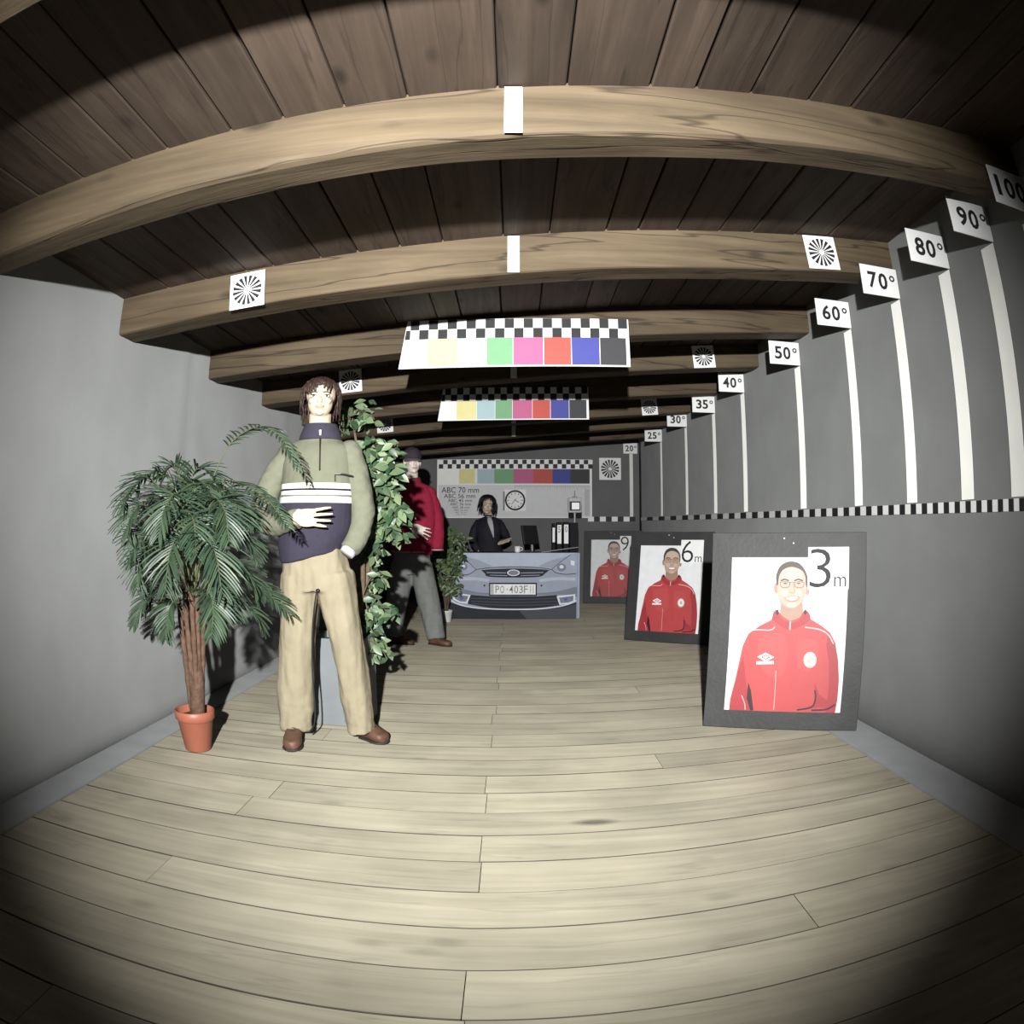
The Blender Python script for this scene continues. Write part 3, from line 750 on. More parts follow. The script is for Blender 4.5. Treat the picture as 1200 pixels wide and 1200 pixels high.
car('number_plate', 'paper', [[(400, 390), (772, 390), (772, 478), (400, 478)]])
car('plate_strip', 'plate_grey', [[(402, 392), (428, 392), (428, 476), (402, 476)]])
LV[0] += 1
for i, ch in enumerate('PO·403F'):
    m = MB()
    a, z1 = cuv(442 + 40 * i - (6 if i > 2 else 0), 402); b, z0 = cuv(474 + 40 * i - (6 if i > 2 else 0), 466)
    if ch == '·': text_fit(m, 'o', (a + b) / 2, (z0 + z1) / 2, (b - a) * .3, (z1 - z0) * .2, DY - .0066 - .0004 * LV[0], .1)
    else: text_fit(m, ch, (a + b) / 2, (z0 + z1) / 2, (b - a), z1 - z0, DY - .0066 - .0004 * LV[0], .004)
    m.build('plate_letter', 'ink_grey', t)
for X in (726, 748):
    a, z1 = cuv(X, 402); b, z0 = cuv(X + 8, 466)
    MB().poly([(a, DY - .0066 - .0004 * LV[0], z0), (b, DY - .0066 - .0004 * LV[0], z0), (b, DY - .0066 - .0004 * LV[0], z1), (a, DY - .0066 - .0004 * LV[0], z1)]).build('plate_letter', 'plate_grey', t)
MB().cbox((x1 - .016, DY - .009, zt / 2 + .004), (.030, .020, zt - .01), .003).build('edge_strip', 'car_lamp', t)
ZD = .7726
# thin closed folder leaning up at the right
a, b = P(634, 645.5, DY + .12), P(677, 640, DY + .12)
m = MB().loft([Vector((a.x, DY + .12, ZD + .008)), Vector((b.x, DY + .12, ZD + .065))], [(.0035, .10)] * 2, 12, sq=.4)
tag(m.build('clipboard', 'paper'), 'thin white clipboard tilted up on the desk in front of the binders', 'clipboard')
# row of binders
def px(X, Y, Yd): return P(600 + X / 12, 530 + Y / 12, Yd)
for i, (X0, X1, Yt, lab, lb) in enumerate(((566, 608, 985, 'slim black binder with short white spine label at the end of the row', 1), (630, 702, 970, 'black binder with a white spine label marked five on the desk', 2), (724, 800, 965, 'black binder with a white spine label marked zero on the desk', 3), (812, 930, 975, 'black binder without spine label on the desk', 0))):
    p, q = px(X0, Yt, DY + .21), px(X1, Yt, DY + .21)
    wd = q.x - p.x; z0 = ZD + .0005; hh = p.z - .012 - z0
    bt = thing('ring_binder', lab, 'binder', ((p.x + q.x) / 2, DY + .30, z0))
    MB().cbox(((p.x + q.x) / 2, DY + .305, z0 + hh / 2), (wd, .19, hh), .004).build('cover', 'binder_black', bt)
    if lb:
        zz = z0 + hh * .60
        MB().box(((p.x + q.x) / 2, DY + .2092, zz), (wd * .80, .001, hh * (.5 if lb == 1 else .62))).build('spine_label', 'paper', bt)
        if lb > 1:
            m = MB(); text_fit(m, '5' if lb == 2 else '0', (p.x + q.x) / 2, zz + hh * .16, wd * .42, hh * .2, DY + .2082, .0); m.build('spine_number', 'ink', bt)
# grey box instrument on a slim stand, standing on the desk
c = P(673.5, 592, DY + .47)
q = P(674, 575, DY + .47); f = P(674, 609, DY + .47)
dv = thing('signal_box', 'small grey box with pale glass front on a thin stand above the binders', 'instrument', (c.x, DY + .47, ZD))
MB().cbox((c.x, DY + .47, c.z), (.165, .07, .185), .008).build('case', 'plate_grey', dv)
MB().cbox((c.x, DY + .434, c.z - .012), (.135, .006, .115), .002).build('bezel', 'ink', dv)
MB().cbox((c.x + .008, DY + .429, c.z - .012), (.095, .006, .085), .002).build('glass', 'porcelain', dv)  # front pane in the plain white porcelain colour
MB().loft([(c.x, DY + .47, ZD + .012), (c.x, DY + .47, c.z - .085)], [.010, .010], 10).build('stand', 'plate_grey', dv)
MB().loft([(c.x, DY + .47, c.z + .09), (c.x, DY + .47, q.z)], [.008, .005], 8).build('antenna', 'ink_grey', dv)
MB().cbox((c.x, DY + .47, c.z + .098), (.06, .04, .018), .003).build('top_cap', 'ink_grey', dv)
MB().lathe((c.x, DY + .47, ZD + .0005), [(.05, 0), (.05, .008), (.012, .014)], 16).build('foot', 'plate_grey', dv)
# monitor seen from its back edge, and cup
t = thing('flat_monitor', 'black flat monitor turned sideways on the desk', 'monitor', (.15, DY + .42, ZD))
R = Matrix.Rotation(radians(52), 3, 'Z') @ Matrix.Rotation(radians(-10), 3, 'X')
c = P(621, 627, DY + .42)
MB().cbox((c.x, DY + .42, c.z), (.30, .028, .235), .005, 0, R).build('screen', 'screen_black', t)
MB().cbox(Vector((c.x, DY + .42, c.z)) + R @ Vector((0, -.0155, 0)), (.27, .002, .20), .0005, 0, R).build('glass', 'ink', t)
MB().loft([Vector((c.x + .03, DY + .45, ZD + .012)), Vector((c.x + .02, DY + .45, c.z))], [(.03, .012), (.02, .012)], 10).build('neck', 'screen_black', t)
MB().lathe((c.x + .03, DY + .45, ZD), [(.085, 0), (.085, .008), (.03, .014)], 20).build('foot', 'screen_black', t)
c = P(606.5, 641.5, DY + .2)
t = thing('cup', 'small white cup on the desk beside the monitor', 'cup', (c.x, DY + .2, ZD))
MB().lathe((c.x, DY + .2, ZD), [(.024, 0), (.034, .012), (.038, .075), (.034, .075), (.028, .02), (.001, .012)], 20).build('body', 'porcelain', t, smooth=True)
MB().loft([Vector((c.x + .036, DY + .2, ZD + .062)), Vector((c.x + .056, DY + .2, ZD + .056)), Vector((c.x + .056, DY + .2, ZD + .03)), Vector((c.x + .034, DY + .2, ZD + .022))], [.004] * 4, 8, steps=3).build('handle', 'porcelain', t, smooth=True)

# ================================================================== MANNEQUINS
mat('skin_pale', (.50, .41, .31), .45, .04, 10, spec=.4)
mat('skin_grey', (.60, .53, .47), .45, .04, 10, spec=.4)
mat('hair_brown', (.036, .019, .014), .5, .35, 40, .3, 80, spec=.4)
mat('hair_black', (.010, .009, .010), .45, .3, 40, spec=.4)
mat('knit_green', (.150, .154, .110), .9, .07, 30, .3, 220)
mat('navy', (.034, .030, .047), .85, .1, 30, .3, 200)
mat('chino', (.245, .212, .145), .85, .10, 9, .25, 200)
mat('brown_leather', (.105, .055, .036), .5, .25, 20, .2, 60)
mat('sole', (.035, .025, .02), .7, .1)
mat('red_fleece', (.235, .010, .034), .9, .08, 20, .3, 180)
mat('grey_twill', (.15, .155, .148), .85, .08, 20, .2, 160)
mat('black_suit', (.012, .012, .018), .8, .1, 20)
mat('shirt', (.42, .41, .42), .8, .05)
mat('eye_dark', (.03, .022, .02), .3, .05)
mat('lip_paint', (.50, .27, .20), .5, .05)
mat('cap_dark', (.035, .026, .036), .85, .1, 30)
mat('visor_grey', (.11, .095, .10), .7, .1, 30)
mat('cord_black', (.012, .012, .013), .6, .05)
mat('steel', (.30, .30, .31), .35, .05, 10, metal=.8)

def striped(name, zs):
    """knit with horizontal bands: zs = [(z upper limit, colour)...] from the hem up, object coordinates"""
    m, nt, b = newmat(name); N = nt.nodes; L = nt.links
    b.inputs['Roughness'].default_value = .9; b.inputs['Specular IOR Level'].default_value = .2
    tc = N.new('ShaderNodeTexCoord'); sp = N.new('ShaderNodeSeparateXYZ'); L.new(tc.outputs['Object'], sp.inputs[0])
    mr = N.new('ShaderNodeMapRange'); mr.inputs['From Min'].default_value = .8; mr.inputs['From Max'].default_value = 1.6
    L.new(sp.outputs['Z'], mr.inputs['Value'])
    cr = N.new('ShaderNodeValToRGB'); cr.color_ramp.interpolation = 'CONSTANT'
    e = cr.color_ramp.elements
    e[0].position = 0; e[0].color = (*zs[0][1], 1)
    e[1].position = (zs[1][0] - .8) / .8; e[1].color = (*zs[1][1], 1)
    for z, c in zs[2:]:
        k = e.new((z - .8) / .8); k.color = (*c, 1)
    L.new(mr.outputs['Result'], cr.inputs['Fac'])
    nz = N.new('ShaderNodeTexNoise'); nz.inputs['Scale'].default_value = 25; L.new(tc.outputs['Object'], nz.inputs['Vector'])
    r2 = N.new('ShaderNodeMapRange'); r2.inputs['To Min'].default_value = .88; r2.inputs['To Max'].default_value = 1.12; L.new(nz.outputs['Fac'], r2.inputs['Value'])
    vm = N.new('ShaderNodeVectorMath'); vm.operation = 'SCALE'; L.new(cr.outputs['Color'], vm.inputs[0]); L.new(r2.outputs['Result'], vm.inputs['Scale'])
    L.new(vm.outputs['Vector'], b.inputs['Base Color'])
    n2 = N.new('ShaderNodeTexNoise'); n2.inputs['Scale'].default_value = 220; L.new(tc.outputs['Object'], n2.inputs['Vector'])
    bp = N.new('ShaderNodeBump'); bp.inputs['Strength'].default_value = .3; bp.inputs['Distance'].default_value = .01
    L.new(n2.outputs['Fac'], bp.inputs['Height']); L.new(bp.outputs['Normal'], b.inputs['Normal'])

def head_geo(mb, c, R, s=1.0, ears=True):
    """head with face towards -y before turning by R; c = middle of the head (eye level)"""
    c = Vector(c)
    def E(p, r, rot=None): mb.ell(c + R @ (Vector(p) * s), tuple(q * s for q in r), (R @ rot) if rot is not None else R, 18, 12)
    E((0, .012, .030), (.074, .092, .084))          # skull
    E((0, -.028, -.030), (.060, .062, .078))        # face
    E((0, -.030, -.072), (.045, .050, .040))        # jaw
    E((0, -.066, -.092), (.019, .016, .016))        # chin
    E((0, -.078, .014), (.046, .014, .012))         # brow
    E((.034, -.072, -.026), (.020, .016, .018)); E((-.034, -.072, -.026), (.020, .016, .018))   # cheeks
    mb.loft([c + R @ (Vector(p) * s) for p in ((0, -.078, .012), (0, -.094, -.014), (0, -.103, -.030), (0, -.086, -.040))], [(.006 * s, .006 * s), (.008 * s, .009 * s), (.0125 * s, .010 * s), (.012 * s, .007 * s)], 10, hint=R @ Vector((0, 1, 0)), steps=2)
    E((0, -.087, -.056), (.021, .010, .0055)); E((0, -.085, -.066), (.017, .010, .0065))       # lips
    for k in (-1, 1) if ears else ():
        E((.073 * k, .008, -.012), (.009, .022, .032), Matrix.Rotation(.25 * k, 3, 'Z'))
def face_parts(parent, c, R, s=1.0, lips=True):
    c = Vector(c); o0 = parent.location
    for k in (-1, 1):
        MB().ell(c + R @ (Vector((.031 * k, -.0845, -.001)) * s), tuple(q * s for q in (.0125, .006, .0062)), R, 12, 8).build('eye_white', 'porcelain', parent, smooth=True)
        MB().ell(c + R @ (Vector((.031 * k, -.0895, -.001)) * s), tuple(q * s for q in (.0062, .003, .0062)), R, 12, 8).build('iris', 'eye_dark', parent, smooth=True)
        MB().loft([c + R @ (Vector(p) * s) for p in ((.013 * k, -.0935, .017), (.031 * k, -.0895, .0225), (.050 * k, -.0745, .017))], [(.002 * s, .0035 * s), (.0025 * s, .004 * s), (.0012 * s, .003 * s)], 6, hint=R @ Vector((0, 1, 0)), steps=4).build('eyebrow', 'eye_dark', parent, smooth=True)
        MB().loft([c + R @ (Vector(p) * s) for p in ((.018 * k, -.089, .004), (.031 * k, -.0915, .0065), (.045 * k, -.083, .003))], [(.0012 * s, .0012 * s)] * 3, 6, hint=R @ Vector((0, 1, 0)), steps=4).build('eyelash', 'eye_dark', parent, smooth=True)
    if lips:
        MB().ell(c + R @ (Vector((0, -.0905, -.0605)) * s), tuple(q * s for q in (.021, .0085, .0085)), R, 14, 8).build('lips', 'lip_paint', parent, smooth=True)
def hair_geo(parent, c, R, m_, s=1.0, n=230, drop=.10, fringe=.045, spread=1.0, seed=3):
    rnd = random.Random(seed); c = Vector(c); mb = MB()
    def onskull(th, ph, off):      # th around from face front (0) , ph down from crown
        d = Vector((sin(ph) * sin(th), -sin(ph) * cos(th), cos(ph)))
        return Vector((0, .012, .030)) + Vector((d.x * (.074 + off), d.y * (.092 + off), d.z * (.084 + off)))
    # scalp shell
    for k in range(n):
        th = rnd.uniform(-pi, pi); front = max(0, cos(th))
        ph0 = abs(rnd.gauss(0, .35)); length = (1.45 + drop / .1 * .55) * (1 - .52 * front ** 1.1) - fringe * 0
        length = max(.72, length) * rnd.uniform(.72, 1.08)
        pts = []; rad = []; tw = rnd.uniform(-.4, .4)
        for i in range(7):
            f = i / 6; ph = ph0 * (1 - f) + (length) * f
            off = .010 + .016 * spread * sin(min(1, f * 1.2) * pi * .6) + rnd.uniform(-.003, .004)
            if ph < 1.75: p = onskull(th + tw * f, ph, off)
            else:
                p = onskull(th + tw * f, 1.75, off) + Vector((0, 0, -(ph - 1.75) * .135 * (1 if drop > .05 else .4)))
                p.x *= 1.0 + .05 * spread; 
            pts.append(c + R @ (p * s))
            wv = .013 * (1 - .75 * f ** 2.2) * s
            rad.append((wv, wv * .42))
        # keep flat side on the skull
        out = (pts[3] - c).normalized()
        mb.loft(pts, [(a, b) for a, b in rad], 6, hint=out)
    mb.ell(c + R @ (Vector((0, .024, .034)) * s), tuple(q * s for q in (.083, .092, .090)), R, 18, 12)
    return mb.build('hair', m_, parent, smooth=True)
def hand_geo(mb, wrist, tip, back, s=1.0, thumb=1, curl=.25, spread=.10, tuck=0.0):
    """palm and five fingers; tip = direction of the fingers, back = direction out of the back of the hand"""
    w_ = Vector(wrist); d = (Vector(tip) - w_).normalized(); bk = Vector(back); bk = (bk - d * bk.dot(d)).normalized(); sd = d.cross(bk) * thumb   # towards the thumb
    mb.loft([w_ - d * .03 * s, w_, w_ + d * .04 * s, w_ + d * .085 * s], [(.026 * s, .019 * s), (.027 * s, .017 * s), (.039 * s, .015 * s), (.040 * s, .012 * s)], 14, hint=bk, steps=3)
    for i, (o, L) in enumerate(((.029, .084), (.0098, .092), (-.0098, .086), (-.028, .068))):
        a = spread * (1.2 - i * .8); fd = (d * cos(a) + sd * sin(a)).normalized()
        p = w_ + d * .080 * s + sd * o * s
        pts = [p]; ang = 0
        for k, q in enumerate((.46, .30, .24)):
            ang += curl * (.6 if k == 0 else 1)
            p = p + (fd * cos(ang) - bk * sin(ang)) * L * q * s; pts.append(p)
        mb.loft(pts, [(.0078 * s, .0082 * s), (.0074 * s, .0076 * s), (.0068 * s, .0068 * s), (.0054 * s, .0052 * s)], 10, hint=bk)
        mb.ell(p, .0058 * s, None, 8, 6)
    p = w_ + d * .022 * s + sd * .026 * s
    t1 = p + (d * .7 + sd * .62 * (1 - tuck) - bk * (.25 + .5 * tuck)).normalized() * .036 * s; t2 = t1 + (d * .93 + sd * .25 - bk * .25).normalized() * .034 * s
    mb.loft([p - d * .012 * s, p, t1, t2], [.013 * s, .0135 * s, .0105 * s, .007 * s], 10, hint=bk); mb.ell(t2, .007 * s, None, 8, 6)
def cloth_fn(amp, seed, sc_=(14, 14, 5)):
    def f(p, n):
        q = Vector((p.x * sc_[0] + seed, p.y * sc_[1], p.z * sc_[2]))
        return amp * (noise.noise(q) + .5 * noise.noise(q * 2.3))
    return f
def shoe(parent, heel, toe, m_='brown_leather', W_=.046, open_=False, H_=.085):
    h = Vector(heel); t_ = Vector(toe); d = (t_ - h); Ln = d.length; d.normalize(); sd = Vector((-d.y, d.x, 0))
    def sec(f, wd, z0, z1, n=16):
        c = h + d * (Ln * f); out = []
        for j in range(n):
            a = 2 * pi * j / n; x = cos(a); z = sin(a)
            x = math.copysign(abs(x) ** .7, x); z = math.copysign(abs(z) ** .7, z)
            out.append(c + sd * (wd * x) + Vector((0, 0, (z0 + z1) / 2 + (z1 - z0) / 2 * z)))
        return out
    b = .016
    prof = [(-.02, .016, .6), (.03, .033, .9), (.18, .036, 1.0), (.36, .036, .95), (.52, .041, .78), (.70, .046, .62), (.86, .043, .54), (.96, .032, .46), (1.0, .014, .36)]
    up = MB().rings([sec(f, w_ * W_ / .046, b * .6, b + H_ * k) for f, w_, k in prof])
    u = up.build('upper', m_, parent, smooth=True)
    so = MB().rings([sec(f, w_ * W_ / .046 + .004, .0015, b) for f, w_, k in [(-.035, .018, 0)] + prof[1:-1] + [(1.015, .018, 0)]])
    so.build('outsole', 'sole', parent, smooth=True)
    c0 = h + d * (Ln * .20)
    MB().loft([c0 + Vector((0, 0, b + H_ * .86)), c0 + Vector((0, 0, b + H_ * 1.12))], [(.036, .045), (.034, .043)], 14, hint=d).build('collar', m_, parent, smooth=True)
    for k in range(3):
        c = h + d * (Ln * (.40 + .09 * k)); z = b + H_ * (.90 - .09 * k)
        MB().loft([c - sd * .028 + Vector((0, 0, z - .012)), c + Vector((0, 0, z + .004)), c + sd * .028 + Vector((0, 0, z - .012))], [.003] * 3, 6, hint=d, steps=3).build('lace' if not open_ else 'strap', 'sole', parent)

# ---------------------------------------------------------------- striped mannequin in the foreground
Y1 = 3.12
mn = thing('mannequin', 'standing mannequin in green striped sweater and khaki trousers beside the palm', 'mannequin', (-.92, Y1, 0))
def q1(x, y, o=0): return P(x, y, Y1 + o)
R1 = Matrix.Rotation(radians(14), 3, 'Z') @ Matrix.Rotation(radians(-3), 3, 'X') @ Matrix.Diagonal((1.07, 1.0, .88))
hc = q1(376, 468.5, -.005)
body = MB()
head_geo(body, hc, R1, .96, False)
body.loft([q1(375, 519, .02), q1(375, 500, .015), q1(375.5, 485, .0)], [(.068, .062), (.056, .056), (.055, .058)], 16, steps=4)       # neck
body.loft([q1(375, 519, .02), q1(374, 530, .02), q1(372, 570, .01), q1(370, 620, .0), q1(370, 660, .0), q1(372, 690, .0)], [(.07, .06), (.15, .075), (.145, .095), (.13, .10), (.128, .09), (.11, .085)], 18, steps=3)
wr1 = q1(345, 607, -.215)
body.loft([q1(342, 534, .02), q1(309, 604, .0), wr1], [.036, .040, .028], 12, steps=5)
hand_geo(body, wr1, q1(386, 606, -.235), Vector((0, -1, .12)), 1.06, -1, .07, .125, 1.0)
wr2 = q1(396, 653, .02)
body.loft([q1(409, 534, .02), q1(424, 604, .04), wr2], [.036, .040, .028], 12, steps=5)
hand_geo(body, wr2, q1(380, 686, .05), Vector((.5, -1, .0)), .74, -1, .10, .03, 1.0)
for hip, kn, an in (((354, 668), (349, 762), (349, 856)), ((389, 668), (409, 760), (425, 848))):
    a_ = q1(an[0], an[1], .02); a_.z = .06
    body.loft([q1(*hip), q1(*kn), a_], [.066, .052, .036], 12, steps=5)
fuse(body, 'body', 'skin_pale', mn, .0046, 3, .45)
face_parts(mn, hc, R1, .96)
hair_geo(mn, hc, R1, 'hair_brown', .92, 280, .20, .03, .9, 5)
# sweater
zz = lambda y: P(372, y, Y1 - .13).z
wh, gy, dk = (.66, .66, .63), (.17, .165, .16), (.015, .014, .02)
gn = (.150, .154, .110); nv = (.034, .030, .047)
striped('striped_knit', [(0, nv), (zz(589.5), wh), (zz(581.8), gy), (zz(579.4), wh), (zz(575.2), dk), (zz(572.4), wh), (zz(566), gn)])
tor = MB()
tor.loft([q1(375, 511, .02), q1(375, 515, .02), q1(374.5, 524, .02), q1(373.5, 540, .01), q1(372, 565, .0), q1(370, 592, -.01), q1(368.5, 618, -.015), q1(367, 640, -.01), q1(366, 655, -.005)],
         [(.075, .062), (.105, .075), (.160, .090), (.176, .112), (.180, .128), (.181, .140), (.182, .148), (.172, .145), (.158, .135)], 28, steps=4)
def slant(p, n):           # hem drops to the wearer's right side
    return 0
def tor_fn(p, n): return cloth_fn(.004, 3, (9, 9, 7))(p, n)
sw = fuse(tor, 'sweater', 'striped_knit', mn, .008, 5, .5, tor_fn)
zh = P(366, 655, Y1).z
for v in sw.data.vertices:      # slanting hem
    w_ = max(0, min(1, (zh + .17 - v.co.z) / .17)); v.co.z += w_ * .34 * (v.co.x + .05) + w_ * .008
def sleeve(parent, pts, rad, m_, name='sleeve', seed=1, vox=.007, amp=.006):
    mb = MB(); mb.loft(pts, rad, 20, steps=5); mb.ell(pts[0], rad[0] * .98, None, 16, 10)
    return fuse(mb, name, m_, parent, vox, 4, .5, cloth_fn(amp, seed, (16, 16, 16)))
sleeve(mn, [q1(341, 529, .02), q1(320, 562, .01), q1(308, 602, -.01), q1(320, 614, -.09), q1(345, 609, -.20)], [.055, .063, .064, .058, .044], 'knit_green', seed=1)
sleeve(mn, [q1(410, 528, .02), q1(419, 562, .02), q1(424.5, 602, .03), q1(418, 630, .0), q1(408, 645, -.045)], [.054, .062, .060, .055, .046], 'knit_green', seed=4)
cf = [q1(340, 609, -.18), q1(348, 608.2, -.212)]
MB().loft(cf, [(.046, .046)] * 2, 18).build('cuff', 'knit_green', mn, smooth=True)
MB().loft([q1(409, 645, -.040), q1(406, 649, -.052)], [.040, .034], 18).build('cuff', 'shirt', mn, smooth=True)
cq = q1(375, 508)
MB().loft([Vector((cq.x, Y1 + .012, q1(375, y_).z)) for y_ in (516, 509, 501, 497.5)], [(.108, .090), (.100, .086), (.086, .079), (.080, .075)], 24, steps=3).build('collar', 'navy', mn, smooth=True)
MB().loft([q1(375, 513, -.085), q1(375, 530, -.098), q1(374.6, 551, -.122)], [(.0036, .004)] * 3, 6, steps=4).build('zip', 'eye_dark', mn)
MB().loft([q1(375.3, 504, -.078), q1(375.3, 510, -.085)], [(.006, .004), (.004, .004)], 8).build('zip_pull', 'porcelain', mn)
MB().loft([q1(392, 555, -.117), q1(403, 555.5, -.103), q1(414, 558, -.075)], [(.0030, .003)] * 3, 6, steps=3).build('pocket_edge', 'eye_dark', mn)
MB().loft([q1(392.5, 556, -.116), q1(392.5, 564, -.119)], [(.0016, .002)] * 2, 6).build('pocket_seam', 'eye_dark', mn)
# trousers
tr = MB()
tr.loft([q1(369, 640, 0), q1(369, 655, 0), q1(371, 675, 0), q1(373, 692, 0)], [(.152, .120), (.160, .122), (.168, .125), (.160, .118)], 26, steps=3)
a1 = q1(348, 861, -.015); a1.z = .055
a2 = q1(424, 850, .03); a2.z = .055
tr.loft([q1(353, 675), q1(350, 720, 0), q1(348, 765, .0), q1(347, 815, .01), a1], [(.098, .112), (.092, .100), (.090, .092), (.089, .088), (.076, .086)], 22, steps=5)
tr.loft([q1(391, 672), q1(400, 720, 0), q1(409, 765, .01), q1(417, 812, .03), a2], [(.096, .112), (.086, .098), (.080, .090), (.076, .086), (.068, .082)], 22, steps=5)
fuse(tr, 'trousers', 'chino', mn, .009, 4, .5, lambda p, n: cloth_fn(.011, 7, (15, 15, 3.0))(p, n) + cloth_fn(.003, 4, (22, 22, 14))(p, n) + cloth_fn(.008, 2, (9, 9, 22))(p, n) * max(0, min(1, (.35 - p.z) / .3)))
g = lambda x, y, Y: Vector((P(x, y, Y).x, Y, 0))
shoe(mn, g(348, 865, 3.14), g(346, 865, 2.98) + Vector((0, -.07, 0)), 'brown_leather', .048)
shoe(mn, g(425, 860, 3.22), g(452, 862, 3.13), 'brown_leather', .047)
# supporting cord between the legs
MB().loft([q1(372, 692, -.118), q1(370, 700, -.115), q1(366.5, 735, -.10), q1(366, 780, -.09), q1(369, 825, -.09), q1(368.5, 848, -.10), q1(362, 859, -.10)], [.004] * 7, 8, steps=6).build('cord', 'cord_black', mn, smooth=True)
MB().ell(q1(372.5, 692, -.122), (.011, .007, .009), None, 10, 8).build('cord_knot', 'cord_black', mn, smooth=True)

# ---------------------------------------------------------------- capped mannequin in red
Y2 = 6.10
m2 = thing('mannequin', 'striding mannequin in dark red fleece, grey trousers and cap behind the leafy ficus', 'mannequin', (-.87, Y2, 0))
def q2(x, y, o=0): return P(x, y, Y2 + o)
R2 = Matrix.Rotation(radians(24), 3, 'Z')
hc = q2(483, 541)
body = MB(); head_geo(body, hc, R2, 1.02)
body.loft([q2(483, 572, .02), q2(483, 563, .02), q2(483, 553, .01)], [(.075, .062), (.056, .056), (.055, .058)], 16, steps=4)
body.loft([q2(484, 570, .02), q2(486, 578, .02), q2(487, 600, .0), q2(484, 630, .0), q2(483, 655, 0)], [(.07, .06), (.16, .08), (.16, .10), (.15, .10), (.15, .10)], 18, steps=3)
wr = q2(483, 617, -.22)
body.loft([q2(466, 576, .02), q2(461, 610, -.03), wr], [.046, .040, .028], 12, steps=5)
hand_geo(body, wr, q2(499, 624, -.235), Vector((-.1, -1, .25)), 1.08, 1, .10, .16)
wl_ = q2(512, 624, .0)
body.loft([q2(504, 576, .02), q2(513, 610, .02), wl_], [.046, .040, .028], 12, steps=5)
hand_geo(body, wl_, q2(512, 650, -.01), Vector((1, -.2, 0)), .8, -1, .2, .05)
for hip, kn, an, o in (((475, 655), (467, 700), (458, 745), .0), ((492, 655), (500, 700), (510, 742), -.05)):
    a_ = q2(an[0], an[1], o); a_.z = .06
    body.loft([q2(*hip), q2(*kn), a_], [.078, .055, .038], 12, steps=5)
fuse(body, 'body', 'skin_grey', m2, .0065, 3, .45)
face_parts(m2, hc, R2, 1.02, True)
jk = MB()
jk.loft([q2(484, 566, .02), q2(484.5, 570, .02), q2(486, 578, .02), q2(487.5, 592, .0), q2(487, 612, -.01), q2(484, 632, -.01), q2(482, 646, -.0)], [(.075, .062), (.115, .08), (.165, .095), (.185, .12), (.188, .135), (.188, .14), (.188, .135)], 26, steps=4)
fuse(jk, 'fleece', 'red_fleece', m2, .010, 4, .5, cloth_fn(.006, 9, (10, 10, 6)))
sleeve(m2, [q2(468, 577, .02), q2(461, 596, .0), q2(460, 612, -.04), q2(468, 618, -.13), q2(480, 617.5, -.205)], [.058, .064, .064, .056, .046], 'red_fleece', seed=2, vox=.009)
sleeve(m2, [q2(503, 577, .02), q2(509, 598, .02), q2(512, 618, .02), q2(512, 643, .0)], [.060, .068, .066, .060], 'red_fleece', seed=5, vox=.009)
MB().loft([q2(484, 571, .015), q2(484, 566, .012), q2(483.5, 560.5, .01)], [(.085, .075), (.078, .07), (.072, .068)], 20, steps=3).build('collar', 'red_dark', m2, smooth=True)
MB().loft([q2(482, 645.4, -.0), q2(482, 647.4, -.0)], [(.192, .139), (.190, .137)], 28).build('hem_band', 'p_pipe2', m2, smooth=True)
MB().loft([q2(512, 643.2, 0), q2(512, 645.2, 0)], [.062, .061], 18).build('cuff_band', 'p_pipe2', m2, smooth=True)
MB().loft([q2(484.5, 567, -.07), q2(486, 578, -.088), q2(487.5, 594, -.122)], [(.004, .004)] * 3, 6, steps=3).build('zip', 'red_dark', m2)
tr = MB()
tr.loft([q2(482.5, 638), q2(482.5, 650), q2(483, 664), q2(484, 672)], [(.165, .12), (.17, .122), (.175, .125), (.16, .118)], 24, steps=3)
a1 = q2(459, 742, .0); a1.z = .06
a2 = q2(511, 740, -.05); a2.z = .06
tr.loft([q2(473, 662), q2(468, 690), q2(463, 718, .02), a1], [(.110, .118), (.105, .108), (.098, .10), (.086, .09)], 20, steps=5)
tr.loft([q2(493, 662), q2(499, 690), q2(505, 716, -.02), a2], [(.108, .118), (.104, .108), (.098, .10), (.086, .09)], 20, steps=5)
fuse(tr, 'trousers', 'grey_twill', m2, .011, 4, .5, cloth_fn(.008, 12, (12, 12, 4)))
shoe(m2, g(504, 745, 6.10), g(528, 748, 5.98), 'brown_leather', .048, True, .07)
shoe(m2, g(456, 745, 6.14), g(484, 748, 6.02), 'brown_leather', .048, True, .07)
# cap
c0 = Vector(hc)
cp = MB()
prof = [(.090, .020), (.094, .034), (.094, .058), (.084, .088), (.060, .112), (.025, .126), (.002, .128)]
cp.rings([[c0 + R2 @ (Vector((r * .88 * cos(2 * pi * j / 24), .012 + r * 1.08 * sin(2 * pi * j / 24), z)) * 1.06) for j in range(24)] for r, z in prof])
cpo = cp.build('cap', 'cap_dark', m2, smooth=True)
vb = []
for rr in (0, 1):
    vb.append([c0 + R2 @ (Vector((.076 * sin(a) * (1 + .06 * rr), -.078 * cos(a) * 1 - .080 * rr * cos(a) + .004, .026 - .026 * rr)) * 1.06) for a in [radians(-80 + 160 * k / 14) for k in range(15)]])
th_ = Vector((0, 0, .006))
MB().rings([[p for p in vb[0]], [p for p in vb[1]], [p - th_ for p in vb[1]], [p - th_ for p in vb[0]], [p for p in vb[0]]], closed=False, cap=False).build('visor', 'visor_grey', cpo, smooth=True)
hair_geo(m2, hc, R2, 'hair_brown', .99, 60, .02, .02, .5, 8)

